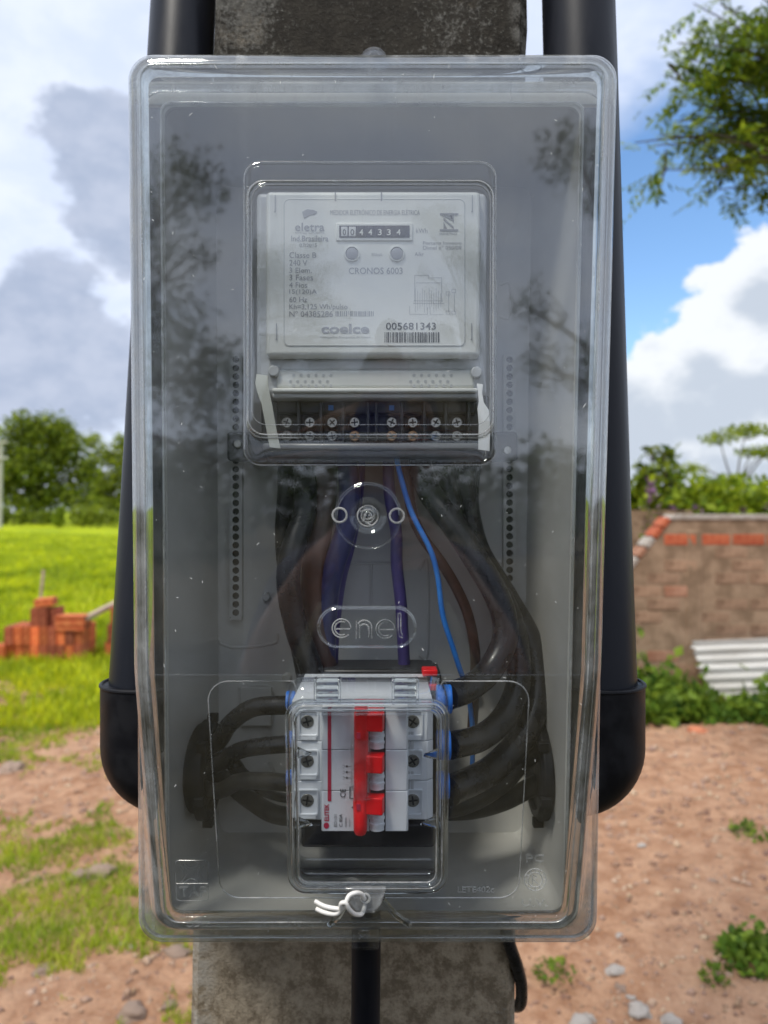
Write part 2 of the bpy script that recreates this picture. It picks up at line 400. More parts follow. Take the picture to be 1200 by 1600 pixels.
# ------------------------------------------------------------------ conduits with elbows
def conduit(x_top, x_bot, D_top, r, s, label, bend_r=.050):
    t = empty('conduit_pipe', (x_bot, .62, CZ-.207), label, 'pipe', 'black conduits beside the pole')
    zb = CZ-.157
    Dz = lambda z: .6265+(D_top-.6265)*(z+.147)/.64
    path = smoothpath([(x_bot, .624, zb+.004), (x_bot+(x_top-x_bot)*.2, Dz(-.02), CZ-.02), ((x_bot+x_top)/2, Dz(.16), CZ+.16), (x_top, Dz(.46), CZ+.46), (x_top, Dz(.7), CZ+.7), (x_top, Dz(1.0), CZ+1.1), (x_top, Dz(1.1), CZ+1.8), (x_top, Dz(1.1), CZ+3.2)], 8)
    MB().tube(path, r, 32).build('pipe', m_pvc, t)
    q = []
    bend_r = .020; zq = CZ-.187
    for a in np.linspace(0, math.pi/2, 14): q.append((x_bot+s*bend_r*(1-math.cos(a)), .622, zq-bend_r*math.sin(a)))
    body = [(x_bot, .622, zb+.019), (x_bot, .622, zb), (x_bot, .622, zb-.015)]+q+[(x_bot+s*(bend_r+.03), .622, zq-bend_r)]
    MB().tube(body, r+.0048, 36).build('elbow', m_elbow, t)
    # rolled collar lip
    ring = []
    for k in range(40):
        a = 2*math.pi*k/40; ring.append((x_bot+(r+.0042)*math.cos(a), .622+(r+.0042)*math.sin(a), zb+.019))
    ring.append(ring[0]); MB().tube(ring, .0016, 8, caps=False).build('collar_lip', m_elbow, t)
    return t
conduit(-.1935, -.1925, .742, .0305, 1, 'black conduit pipe on the viewer\'s left of the box, its elbow by the grass', .048)
conduit(.1775, .1725, .705, .0325, -1, 'black conduit pipe on the side of the brick wall, its elbow over bare soil', .048)
mb = MB(); mb.tube(smoothpath([P(572, 1440, .64), P(572, 1500, .645), P(571, 1600, .65), P(571, 1750, .655), (-.016, .66, .6), (-.016, .66, -.1)], 6), .0122, 24)
tag(mb.build('drop_pipe', m_pvc), 'thin black pipe leaving the bottom centre of the box down the pole', 'pipe')
mb = MB(); mb.tube(smoothpath([P(788, 1440, .70), P(797, 1478, .70), P(808, 1510, .705), P(815, 1545, .72), P(808, 1572, .75), (.112, .80, 1.0), (.08, .915, .97), (.03, .93, .9), (.02, .93, .2)], 10), .0057, 16)
tag(mb.build('ground_cable', m_cable), 'slim black cable curling round the pole edge below the box', 'cable')

# ------------------------------------------------------------------ meter box : grey base tray
box_e = empty('meter_box', (-.01, .70, CZ-.31), 'tall clear fronted electricity meter box fixed on the concrete pole', 'meter box')
D_RIM = .56; D_BACK = .67
rim_out = [XZ(212, 136, D_RIM), XZ(952, 136, D_RIM), XZ(932, 1470, D_RIM), XZ(217, 1470, D_RIM)]
rim_in = [XZ(250, 160, D_RIM), XZ(913, 160, D_RIM), XZ(885, 1433, D_RIM), XZ(259, 1433, D_RIM)]
back_in = [XZ(330, 284, D_BACK), XZ(838, 284, D_BACK), XZ(826, 1309, D_BACK), XZ(334, 1309, D_BACK)]
def at(c, r, D, n=8, sub=6): return [(x, D, z) for x, z in rpoly(c, r, n, sub)]
mb = MB()
mb.loft([at(inset(back_in, .004), .004, D_BACK), at(back_in, .006, D_BACK-.002), at(back_in, .008, D_BACK-.008), at(rim_in, .006, D_RIM), at(inset(rim_in, -.0032), .008, D_RIM),
         at(inset(rim_in, -.0034), .009, D_RIM+.006), at(inset(back_in, -.006), .01, D_BACK+.012), at(inset(back_in, .006), .006, D_BACK+.012)], 0, True, True, True)
tray = mb.build('base_tray', m_tray, box_e, angle=40)
# flange that takes the cover, clear
m_flange = clearmat('clear_flange', ior=1.7, tint=(.80, .82, .82), dust_glint=.12)
mb = MB()
mb.loft([at(inset(rim_in, -.0034), .009, D_RIM+.003), at(inset(rim_out, .0005), .016, D_RIM+.003)], 0)
mb.build('flange', m_flange, box_e, angle=40)
# bosses, ribs and slots on the back panel
def rib(path_px, wpx, D0=D_BACK-.0022, m=m_tray, name='rib'):
    mbr = MB(); pts = smoothpath([P(x, y, D_BACK) for x, y in path_px], 4); mbr.tube([(p.x, D_BACK+.0003, p.z) for p in pts], wpx*D_BACK/F/2, 8)
    return mbr.build(name, m, tray)
for q in ([(580, 880), (580, 945)], [(340, 930), (345, 1006), (425, 1006), (434, 990)], [(655, 890), (668, 882), (668, 1020), (655, 1024)],
          [(510, 880), (640, 880)], [(372, 1075), (425, 1075), (425, 1130)], [(780, 445), (797, 445), (797, 495), (780, 495)], [(420, 1190), (445, 1230), (500, 1240)]): rib(q, 5)
for x, y, r in ((417, 932, 7), (449, 1058, 8), (742, 1080, 8), (445, 950, 5), (580, 810, 9)):
    p = P(x, y, D_BACK); MB().cyl((p.x, D_BACK+.001, p.z), (p.x, D_BACK-.006, p.z), r*D_BACK/F, r*.8*D_BACK/F, 16).build('boss', m_tray, tray, bevel=.0006)
MB().pbox(375, 1075, 424, 1135, D_BACK-.006, D_BACK+.001).build('pad', m_tray, tray, bevel=.001)
# perforated strips
def strip(px, y0, y1, n, label):
    D0 = D_BACK-.0075; k = D_BACK/F; hw = 9.5*k; cx = (px-600)*k; z0 = CZ+(800-y0)*k; z1 = CZ+(800-y1)*k; pitch = (z0-z1)/n; hr = 5.3*k
    mbr = MB(); S = 12
    for i in range(n):
        zc = z0-pitch*(i+.5); sq = []
        for j in range(S):
            a = 2*math.pi*(j+.5)/S; ca, sa = math.cos(a), math.sin(a); q = max(abs(ca), abs(sa)); sq.append((cx+ca/q*hw, zc+sa/q*pitch/2))
        ho = [(cx+hr*math.cos(2*math.pi*(j+.5)/S), zc+hr*math.sin(2*math.pi*(j+.5)/S)) for j in range(S)]
        mbr.loft([[(x, D0, z) for x, z in sq], [(x, D0, z) for x, z in ho]], 0, True, flat=True)
        mbr.loft([[(x, D0, z) for x, z in ho], [(x, D_BACK-.0006, z) for x, z in ho]], 1, True)  # hole sides and floor coloured dark, standing for the shade in them
        mbr.f.append(list(range(len(mbr.v)-S, len(mbr.v)))); mbr.m.append(1); mbr.fl.append(True)
    o = rpoly([(cx-hw, z0+.003), (cx+hw, z0+.003), (cx+hw, z1-.003), (cx-hw, z1-.003)], .0028, 5)
    mbr.loft([[(x, D0+.0001, z) for x, z in o], [(x, D_BACK, z) for x, z in o]], 0, True)
    for za, zb in ((z0+.003, z0), (z1, z1-.003)):
        mbr.add([(cx-hw+.001, D0, za), (cx+hw-.001, D0, za), (cx+hw, D0, zb), (cx-hw, D0, zb)], [(0, 1, 2, 3)], 0, True)
    ob = mbr.build('perforated_rail', [m_rail, m_dark], box_e, angle=40); ob['label'] = label
strip(371, 558, 962, 31, 'perforated grey rail reaching lower, nearer the grass side')
strip(794, 558, 935, 29, 'perforated grey rail partly hidden by black cables at its foot')
# cable entries in the side walls
for s, xw, lab in ((-1, -.1455, 1), (1, .128, 0)):
    mbr = MB(); zc = CZ-.207; Dc = .618
    def rg(r, x): return [(x, Dc+r*math.cos(2*math.pi*k/36), zc+r*math.sin(2*math.pi*k/36)) for k in range(36)]
    i = -s
    mbr.loft([rg(.039, xw), rg(.039, xw+i*.006), rg(.036, xw+i*.009), rg(.031, xw+i*.009), rg(.030, xw)], 0, True)
    mbr.f.append(list(range(len(mbr.v)-36, len(mbr.v)))); mbr.m.append(0); mbr.fl.append(True)
    for k in range(6):
        a = math.pi/3*k+.3; mbr.box((xw+i*.006, Dc+.040*math.cos(a), zc+.040*math.sin(a)), (.004, .0035, .0035))
    mbr.build('cable_entry', m_elbow, box_e, bevel=.0006)

# ------------------------------------------------------------------ meter box : clear cover
D_F = .50; ZB = CZ-.106; D_FB = .537; ZBOT = CZ-.293
def Df(z): return D_F if z >= ZB else D_F+(ZB-z)/(ZB-ZBOT)*(D_FB-D_F)
front = [(-.1702, CZ+.3030), (.1556, CZ+.3030), (.1392, CZ-.2975), (-.1640, CZ-.2975)]
mb = MB(); NS = 44
def ring_of(c, r): return rpoly(c, r, 10, NS)
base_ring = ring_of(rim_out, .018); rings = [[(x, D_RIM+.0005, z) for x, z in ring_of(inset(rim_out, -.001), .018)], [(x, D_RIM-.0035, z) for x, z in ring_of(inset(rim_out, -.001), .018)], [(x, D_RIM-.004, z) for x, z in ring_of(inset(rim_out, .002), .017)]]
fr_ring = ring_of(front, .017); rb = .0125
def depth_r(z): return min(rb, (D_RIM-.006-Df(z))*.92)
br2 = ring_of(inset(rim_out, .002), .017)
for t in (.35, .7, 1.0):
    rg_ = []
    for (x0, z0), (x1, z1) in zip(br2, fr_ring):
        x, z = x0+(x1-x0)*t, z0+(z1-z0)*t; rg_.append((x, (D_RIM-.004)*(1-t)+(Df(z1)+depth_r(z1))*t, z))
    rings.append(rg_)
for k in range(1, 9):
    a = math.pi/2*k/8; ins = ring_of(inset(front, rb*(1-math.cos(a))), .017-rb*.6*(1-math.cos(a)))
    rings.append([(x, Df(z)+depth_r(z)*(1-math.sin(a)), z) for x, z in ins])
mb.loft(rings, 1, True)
outer_loop = [(p[0], p[2]) for p in rings[-1]]
# openings moulded out of the face
win_A = rpoly(rect_px(381, 253, 775, 728, D_F), .011, 8, 4)
oval_c = rect_px(495, 946, 652, 1013, D_F); oval = rpoly(oval_c, .01385, 12, 4)
door_base = rpoly([(-.0645, CZ-.1075), (.0435, CZ-.1075), (.0425, CZ-.2385), (-.0625, CZ-.2385)], .012, 8, 6)
knob_c = XZ(575, 806, D_F); knob = disc(knob_c[0], knob_c[1], 53*D_F/F, 36)
rise = rpoly([XZ(326, 1062, .505), XZ(826, 1062, .505), XZ(812, 1408, .527), XZ(342, 1408, .527)], .014, 8, 6)
loops = [outer_loop, win_A, oval, door_base, knob, rise]
pts, edges = [], []
for lp in loops:
    b0 = len(pts); pts += [Vector(p) for p in lp]; edges += [(b0+i, b0+(i+1) % len(lp)) for i in range(len(lp))]
b0 = len(pts); pts += [Vector((-.1505, ZB)), Vector((.1285, ZB))]; edges.append((b0, b0+1))
vv, ee, ff, *_ = delaunay_2d_cdt(pts, edges, [], 0, 1e-7)
def inside(p, lp):
    c_ = False; j = len(lp)-1
    for i in range(len(lp)):
        if (lp[i][1] > p[1]) != (lp[j][1] > p[1]) and p[0] < (lp[j][0]-lp[i][0])*(p[1]-lp[i][1])/(lp[j][1]-lp[i][1])+lp[i][0]: c_ = not c_
        j = i
    return c_
keep = []
for f in ff:
    cx = sum(vv[i][0] for i in f)/len(f); cz = sum(vv[i][1] for i in f)/len(f)
    if inside((cx, cz), outer_loop) and not any(inside((cx, cz), h) for h in (win_A, oval, door_base, knob)): keep.append(list(f))
mb.add([(p[0], Df(p[1]), p[1]) for p in vv], keep, 0, True)
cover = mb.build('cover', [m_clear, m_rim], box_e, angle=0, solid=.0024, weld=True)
# meter window: stepped raised pane
def raised(name, loops_D, parent, mat=None, solid=.0022, cap=True, angle=30):
    mbr = MB(); mbr.loft([[(x, (D if not callable(D) else D(z)), z) for x, z in lp] for lp, D in loops_D], 0, True, False, cap)
    return mbr.build(name, mat or m_clear, parent, angle=angle, solid=solid)
def win_ring(x0, y0, x1, y1, D, r): return rpoly(rect_px(x0, y0, x1, y1, D), r, 8, 4)
raised('window_pane', [(win_A, D_F), (win_ring(382, 255, 774, 727, D_F, .0105), D_F-.0018), (win_ring(384, 258, 772, 724, D_F, .010), D_F-.0024),
        (win_ring(385, 282, 772, 690, D_F, .011), D_F-.0026), (win_ring(387, 285, 770, 686, .4985, .011), .494), (win_ring(389, 288, 769, 684, .4965, .011), .4895),
        (win_ring(391, 291, 768, 681, .4955, .011), .4878), (win_ring(395, 296, 764, 676, .4955, .010), .4870)], cover)
raised('oval_badge', [(oval, D_F), (rpoly(inset(oval_c, .0003), .0135, 12, 4), D_F-.0022), (rpoly(inset(oval_c, .0012), .0126, 12, 4), D_F-.0028),
        (rpoly(inset(oval_c, .0020), .0118, 12, 4), D_F-.0026), (rpoly(inset(oval_c, .0024), .0114, 12, 4), D_F-.0016)], cover, m_clear)
k_ = D_F/F
def kd(r): return disc(knob_c[0], knob_c[1], r*k_, 36)
raised('lock_boss', [(knob, D_F), (kd(52.5), D_F-.0014), (kd(51), D_F-.0018), (kd(27), D_F-.0016), (kd(25), D_F-.0005), (kd(20), D_F+.0004), (kd(18), D_F-.004), (kd(14), D_F-.0065), (kd(9), D_F-.0068), (kd(7), D_F-.005), (kd(3), D_F-.0062)], cover, m_clear_part)
mbr = MB()
for k in range(9):
    a = k*2.4; r_ = (2+k*1.1)*k_
    mbr.tube([(knob_c[0]+r_*math.cos(a), D_F-.0068, knob_c[1]+r_*math.sin(a)), (knob_c[0]+1.6*r_*math.cos(a+.8), D_F-.0070, knob_c[1]+1.6*r_*math.sin(a+.8))], .0006, 6)
for r_ in (16, 10, 5.5):
    q = [(knob_c[0]+r_*k_*math.cos(t), D_F-.0066, knob_c[1]+r_*k_*math.sin(t)) for t in np.linspace(0, 2*math.pi, 25)]; mbr.tube(q, .0005, 6, caps=False)
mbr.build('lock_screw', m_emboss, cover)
for x, y in ((531, 805), (620, 806)):
    c_ = XZ(x, y, D_F); mbr = MB()
    q = [(c_[0]+11*k_*math.cos(t), D_F-.0018, c_[1]+11*k_*math.sin(t)) for t in np.linspace(0, 2*math.pi, 33)]; mbr.tube(q, .00075, 8, caps=False)
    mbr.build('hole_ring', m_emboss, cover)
# raised lettering, thin strokes: outline of the word on the oval badge
def strokes(name, paths, D, r, parent, mat=m_emboss):
    mbr = MB()
    for pth in paths: mbr.tube([(q[0], D if not callable(D) else D(q[1])-.0003, q[1]) for q in pth], r, 6)
    return mbr.build(name, mat, parent, angle=50)
def arc(cx, cy, r, a0, a1, n=18): return [XZ(cx+r*math.cos(R(a)), cy-r*math.sin(R(a)), D_F) for a in np.linspace(a0, a1, n)]
pe = []
for cx, cy in ((534, 981), (602, 982)):
    pe += [arc(cx, cy, 14.5, 320, 8), arc(cx, cy, 14.5, 0, 180), arc(cx, cy, 14.5, 180, 318), arc(cx, cy, 10.5, 180, 300), arc(cx, cy, 10.5, 60, 180), [XZ(cx-9, cy+1, D_F), XZ(cx+13, cy+1, D_F)]]
pe += [[XZ(557, 969, D_F), XZ(557, 996, D_F)], [XZ(562, 975, D_F), XZ(562, 996, D_F)], arc(569.5, 980, 11.5, 150, 0), [XZ(581, 980, D_F), XZ(581, 997, D_F)], arc(569, 982, 7.5, 150, 0, 10), [XZ(576.5, 982, D_F), XZ(576.5, 996, D_F)],
       [XZ(622, 958, D_F), XZ(622, 988, D_F), XZ(624, 994, D_F), XZ(629, 996, D_F)], [XZ(626, 958, D_F), XZ(626, 986, D_F), XZ(629, 992, D_F)], [XZ(622, 958, D_F), XZ(626, 958, D_F)]]
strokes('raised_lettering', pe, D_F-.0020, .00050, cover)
# moulded marks on the sloping lower face
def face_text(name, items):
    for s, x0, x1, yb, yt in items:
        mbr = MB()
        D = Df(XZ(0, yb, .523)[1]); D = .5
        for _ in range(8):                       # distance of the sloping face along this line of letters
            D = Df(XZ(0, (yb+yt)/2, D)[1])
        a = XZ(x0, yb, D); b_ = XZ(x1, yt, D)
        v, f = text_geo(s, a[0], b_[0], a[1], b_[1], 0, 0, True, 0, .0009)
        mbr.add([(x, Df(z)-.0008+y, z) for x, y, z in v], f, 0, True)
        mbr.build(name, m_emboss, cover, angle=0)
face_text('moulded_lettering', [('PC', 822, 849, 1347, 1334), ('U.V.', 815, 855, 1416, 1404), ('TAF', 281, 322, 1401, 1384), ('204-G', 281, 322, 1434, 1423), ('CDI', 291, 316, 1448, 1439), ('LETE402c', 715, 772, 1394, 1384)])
def DF_px(y):
    D = .5
    for _ in range(8): D = Df(XZ(0, y, D)[1])
    return D
def fx(x, y): return XZ(x, y, DF_px(y))
ps = []
lg = [fx(274, 1344), fx(325, 1344), fx(326, 1407), fx(276, 1407)]; q = rpoly(lg, .0025, 5); ps.append(q+[q[0]])
ps.append([fx(275, 1380), fx(325, 1380)])
def farc(cx, cy, r, a0, a1, n=12): return [fx(cx+r*math.cos(R(a)), cy-r*math.sin(R(a))) for a in np.linspace(a0, a1, n)]
ps += [farc(299, 1345, 13, 200, 340), farc(274, 1363, 17, -60, 55), farc(326, 1363, 17, 125, 240), farc(299, 1386, 13, 30, 150), farc(274, 1363, 12, -50, 50), farc(326, 1363, 12, 130, 230), farc(299, 1345, 9, 200, 340)]
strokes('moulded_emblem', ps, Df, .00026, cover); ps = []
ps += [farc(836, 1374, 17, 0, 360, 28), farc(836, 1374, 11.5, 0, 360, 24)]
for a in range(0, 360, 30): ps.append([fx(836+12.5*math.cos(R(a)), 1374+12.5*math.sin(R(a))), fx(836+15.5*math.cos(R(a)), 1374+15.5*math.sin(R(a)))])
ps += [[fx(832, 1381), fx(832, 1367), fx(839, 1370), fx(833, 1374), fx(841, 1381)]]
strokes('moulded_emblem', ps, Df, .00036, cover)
q = rise+[rise[0]]; strokes('moulded_border', [q], Df, .00045, cover, m_highlight)
q = rpoly([(-.152, ZB+.0015), (.131, ZB+.0015), (.131, ZB-.0015), (-.152, ZB-.0015)], .0012, 3)
strokes('bend_line', [[(-.1515, ZB), (.1295, ZB)]], Df, .00018, cover, m_clear_part)
mbr = MB()                                      # gusset ribs and fastening tab below the door
for x0, x1 in ((545, 515), (597, 640)):
    mbr.tube([(fx(x0, 1400)[0], Df(fx(x0, 1400)[1])-.004, fx(x0, 1400)[1]), (fx((x0+x1)/2, 1435)[0], Df(fx(0, 1425)[1])-.002, fx(0, 1428)[1]), (fx(x1, 1452)[0], Df(fx(0, 1445)[1]), fx(0, 1445)[1])], .0022, 8)
mbr.build('gusset', m_bar, cover)
mbr = MB(); a = XZ(549, 1414, .52); b_ = XZ(593, 1472, .54)
mbr.prism(rpoly([(a[0], a[1]), (XZ(592, 0, .53)[0], a[1]), (XZ(592, 0, .53)[0], b_[1]), (a[0], b_[1])], .002, 4), .5305, .5345)
c_ = XZ(570, 1457, .53)
q = [(c_[0]+.0036*math.cos(t), .5300, c_[1]+.0036*math.sin(t)) for t in np.linspace(0, 2*math.pi, 25)]; mbr.tube(q, .0006, 6, caps=False)
q = [(c_[0]+.0018*math.cos(t), .5298, c_[1]+.0018*math.sin(t)) for t in np.linspace(.5, 2*math.pi-.2, 21)]; mbr.tube(q, .0006, 6)
mbr.build('fastening_tab', m_clear_part, cover)
c_ = XZ(584, 86, .545); mbr = MB()                # eyelet above the top edge
mbr.prism(disc(c_[0], c_[1], .0095, 28), .5505, .5535); q = [(c_[0]+.0042*math.cos(t), .550, c_[1]+.0015+.0042*math.sin(t)) for t in np.linspace(0, 2*math.pi, 25)]; mbr.tube(q, .0007, 6, caps=False)
mbr.build('top_eyelet', m_clear_part, cover, bevel=.0006)
c_ = XZ(829, 112, .507); mbr = MB()
q = [(c_[0]+.0068*math.cos(t), .506+.004*math.sin(t), CZ+.2935-.0035*math.sin(t)*.2-.0005) for t in np.linspace(0, 2*math.pi, 25)]; mbr.tube(q, .0007, 6, caps=False)
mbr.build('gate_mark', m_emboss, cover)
# flecks of dirt and nicks caught on the plastic
mbr = MB()
for _ in range(190):
    x = random.uniform(212, 948); y = random.uniform(100, 1440); p = XZ(x, y, DF_px(y))
    if not inside(p, outer_loop): continue
    if inside(p, win_A) and random.random() < .75: continue
    L_ = abs(random.gauss(0, .0007))+.00022; Wd = random.uniform(.00016, .0003); a = random.uniform(0, 6.28); D = Df(p[1])-.0003
    if inside(p, win_A): D = .4865
    if inside(p, door_base): continue
    u = Vector((math.cos(a), math.sin(a))); n_ = Vector((-u.y, u.x)); c0 = Vector(p)
    qq = [c0-u*L_, c0+n_*Wd-u*L_*.2, c0+u*L_+n_*Wd*random.uniform(-1, 1), c0-n_*Wd+u*L_*.3]
    mbr.add([(t.x, D-random.random()*.0001, t.y) for t in qq], [(0, 1, 2, 3)], 0, True)
ob = mbr.build('dirt_flecks', m_fleck, cover, angle=0); ob['kind'] = 'stuff'

# breaker window : moulded frame and hinged door
D_D = .476
dr = [XZ(447, 1096, D_D), XZ(700, 1096, D_D), XZ(697, 1395, D_D), XZ(452, 1395, D_D)]
raised('door_frame', [(door_base, Df), (rpoly(inset(dr, .0005), .0105, 8, 6), D_D+.006), (rpoly(inset(dr, .0009), .0100, 8, 6), D_D+.0045), (rpoly(inset(dr, .0042), .0075, 8, 6), D_D+.0045), (rpoly(inset(dr, .0046), .007, 8, 6), D_D+.0056), (rpoly(inset(dr, .0048), .007, 8, 6), D_D+.018)], cover, m_clear, .0015, False)
door = raised('breaker_door', [(rpoly(dr, .0108, 8, 6), D_D+.0040), (rpoly(inset(dr, -.0002), .0108, 8, 6), D_D+.0022), (rpoly(inset(dr, .0006), .0102, 8, 6), D_D+.0006), (rpoly(inset(dr, .0018), .0092, 8, 6), D_D-.0002),
        (rpoly(inset(dr, .0050), .0072, 8, 6), D_D-.0002), (rpoly(inset(dr, .0056), .0068, 8, 6), D_D+.0010), (rpoly(inset(dr, .0062), .0064, 8, 6), D_D+.0012)], cover, m_clear_part, .0016)
mbr = MB(); a = inset(dr, .0078)
mbr.tube([(a[0][0]+.004, D_D-.0004, a[0][1]), (a[1][0]-.004, D_D-.0004, a[1][1])], .0008, 8); mbr.build('door_rib', m_clear_part, door); mbr = MB()
mbr.tube([(a[3][0]+.002, D_D+.002, a[3][1]+.012), (a[2][0]-.002, D_D+.002, a[2][1]+.012)], .0006, 8); mbr.build('door_rib', m_clear_part, door); mbr = MB()
mbr.tube([(a[3][0]+.002, D_D+.002, a[3][1]+.003), (a[2][0]-.002, D_D+.002, a[2][1]+.003)], .0006, 8)
mbr.build('door_rib', m_clear_part, door)
for x in (512, 633):
    mbr = MB()
    for k, y in enumerate((1066, 1076, 1087)):
        p = P(x, y, .484-.002*k); mbr.tube([(p.x-.0068, p.y, p.z), (p.x+.0068, p.y, p.z)], .0026, 14)
    p = P(x, 1079, .486); mbr.box((p.x-.0076, p.y, p.z), (.0009, .004, .0080)); mbr.box((p.x+.0076, p.y, p.z), (.0009, .004, .0080)); mbr.box((p.x, p.y+.003, p.z), (.0066, .001, .0075))
    mbr.build('hinge', m_bar, door, bevel=.0004)
for x, y in ((478, 1178), (478, 1288), (671, 1180), (667, 1287)):
    mbr = MB(); s = 1 if x < 570 else -1; p = P(x, y, .484)
    mbr.add([(p.x-s*.006, .484, p.z+.003), (p.x-s*.006, .484, p.z-.003), (p.x+s*.004, .486, p.z-.0016), (p.x+s*.003, .486, p.z+.0006), (p.x-s*.006, .490, p.z+.003), (p.x-s*.006, .490, p.z-.003), (p.x+s*.003, .489, p.z-.001)],
            [(0, 1, 2, 3), (0, 4, 5, 1), (4, 6, 5), (1, 5, 6, 2), (0, 3, 6, 4), (2, 6, 3)], 0, True)
    mbr.build('clip', m_bar, door, angle=0)
mbr = MB(); z0 = XZ(0, 1388, .474)[1]                       # locking ear with its hole
ear = [XZ(537, 1386, .474), XZ(604, 1386, .474), XZ(596, 1412, .474), XZ(585, 1426, .474), XZ(558, 1426, .474), XZ(546, 1412, .474)]
mbr.prism(ear, .4725, .4775); mbr.build('locking_ear', m_ear, door, bevel=.0012, bseg=3)
c_ = XZ(571, 1403, .472); mbr = MB(); q = [(c_[0]+.0026*math.cos(t), .4715, c_[1]+.0026*math.sin(t)) for t in np.linspace(0, 2*math.pi, 25)]; mbr.tube(q, .0008, 8, caps=False)
mbr.build('ear_hole', m_emboss, door)
# whitish lines painted as highlights along moulded edges, plus clear beads
def edge_line(c, r, D, rad, parent, name='edge_highlight', mat=None):
    q = rpoly(c, r, 10, 10); mbr = MB(); mbr.tube([(x, D, z) for x, z in q+[q[0]]], rad, 6, caps=False); return mbr.build(name, mat or m_highlight, parent, angle=60)
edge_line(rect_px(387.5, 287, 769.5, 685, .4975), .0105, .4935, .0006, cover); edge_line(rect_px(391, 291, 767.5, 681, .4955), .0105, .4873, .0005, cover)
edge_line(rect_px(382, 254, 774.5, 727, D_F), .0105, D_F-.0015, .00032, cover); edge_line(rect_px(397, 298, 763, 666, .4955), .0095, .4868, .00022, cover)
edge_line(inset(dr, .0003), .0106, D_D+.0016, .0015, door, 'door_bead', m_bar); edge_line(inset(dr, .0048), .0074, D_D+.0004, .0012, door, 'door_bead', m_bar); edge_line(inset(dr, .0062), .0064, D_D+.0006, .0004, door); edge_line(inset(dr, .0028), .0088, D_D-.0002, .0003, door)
edge_line(inset(rim_in, -.0012), .007, D_RIM-.0008, .0013, box_e, 'gasket', m_highlight); edge_line(inset(rim_out, .004), .016, D_RIM-.0008, .0007, box_e, 'gasket_bead', m_highlight)
mbr = MB(); q = ring_of(inset(front, .0075), .0125); q3 = [(x, Df(z)+depth_r(z)*.5+.0035, z) for x, z in q]; mbr.tube(q3+[q3[0]], .0062, 14, caps=False); mbr.build('rim_bead', m_bar, cover, angle=80)
a = XZ(214, 122, D_RIM); b_ = XZ(950, 160, D_RIM); MB().box(((a[0]+b_[0])/2, D_RIM+.006, (a[1]+b_[1])/2), ((b_[0]-a[0])/2, .002, (a[1]-b_[1])/2)).build('top_lip', m_tray, box_e, bevel=.001)
for ci, rr_ in ((.0115, .0005),):          # whitish line painted as the highlight on the cover's rounded edge
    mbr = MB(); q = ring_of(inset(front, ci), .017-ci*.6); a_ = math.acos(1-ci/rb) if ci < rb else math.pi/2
    q3 = [(x, Df(z)+depth_r(z)*(1-math.sin(a_))-.0004, z) for x, z in q]; mbr.tube(q3+[q3[0]], rr_, 6, caps=False); mbr.build('edge_highlight', m_highlight, cover, angle=60)
# sealing wire tied through the ear
mb = MB(); q = [(492, 1408, .468), (505, 1415, .466), (520, 1419, .464), (535, 1419, .463), (541, 1408, .463), (546, 1399, .464), (556, 1395, .466), (565, 1397, .4695), (569, 1404, .4725), (571, 1404, .480)]
mb.tube(smoothpath([P(*t) for t in q], 7), .00135, 12)
q = [(494, 1420, .467), (508, 1426, .465), (524, 1428, .464), (532, 1422, .463), (533, 1412, .4605), (540, 1411, .460), (545, 1420, .4615), (552, 1427, .466), (558, 1429, .470), (566, 1427, .4735), (571, 1412, .481)]
mb.tube(smoothpath([P(*t) for t in q], 7), .00135, 12)
tag(mb.build('seal_wire', m_seal), 'white plastic wire knotted through the ear of the small clear door', 'seal wire')
# ------------------------------------------------------------------ electricity meter
D_M = .566
m_lip = pmat('smoked_plastic', (.10, .10, .10), (.14, .14, .135), rough=.3, scale=30)
me_e = empty('electricity_meter', P(583, 712, .655), 'off white three phase electricity meter behind the upper clear window', 'electricity meter')
MB().pbox(400, 300, 761, 618, .576, .652).build('back_case', m_meter2, me_e, bevel=.004, bseg=3)
MB().pbox(415, 298, 751, 557, D_M, .60).build('front_case', m_meter, me_e, bevel=.0035, bseg=4)
lab = MB().loft([[(x, D_M+.0006, z) for x, z in rpoly(rect_px(443, 311, 727, 541, D_M), .004, 6)], [(x, D_M-.0004, z) for x, z in rpoly(rect_px(443, 311, 727, 541, D_M), .004, 6)]], 0, True, True, True).build('label_plate', m_label, me_e)
mbr = MB(); q = rpoly(rect_px(444, 312, 726, 540, D_M), .004, 6); mbr.tube([(x, D_M-.0003, z) for x, z in q+[q[0]]], .00032, 6, caps=False); mbr.build('label_border', m_meter2, lab)
DL = D_M-.0007
mbr = MB()
T = lambda s, x0, x1, yb, yt, bold=0.0, m=0: TP(mbr, s, x0, x1, yb, yt, DL, 0, bold, m)
T('MEDIDOR ELETRÔNICO DE ENERGIA ELÉTRICA', 516, 656, 336, 326)
T('eletra', 461, 507, 361, 348, .01); T('energy solutions', 461, 507, 365.5, 362)
T('Ind.Brasileira', 455, 513, 377, 368, .008); T('07/2015', 468, 495, 386, 380)
yy = [(403, 394, 'Classe B', 494), (415, 406, '240 V', 480), (426.5, 418, '3 Elem.', 487), (438, 429, '3 Fases', 489), (449.5, 441, '4 Fios', 480), (461, 452, '15(120)A', 495), (472, 464, '60 Hz', 480), (485.5, 475, 'Kh=3,125 Wh/pulso', 543), (495, 486, 'Nº 04385286', 520)]
for yb, yt, s, x1 in yy: T(s, 452, x1, yb, yt)
T('CRONOS 6003', 545, 629, 428, 418, .005)
T('kWh', 650, 668, 364, 357); T('Wh/kvarh', 580, 597, 400, 395); T('A/kr', 648, 662, 400, 394)
T('Portaria Inmetro', 661, 721, 382, 377); T('Dimel nº 050/09', 661, 721, 390, 384); T('INMETRO', 687, 714, 367, 363)
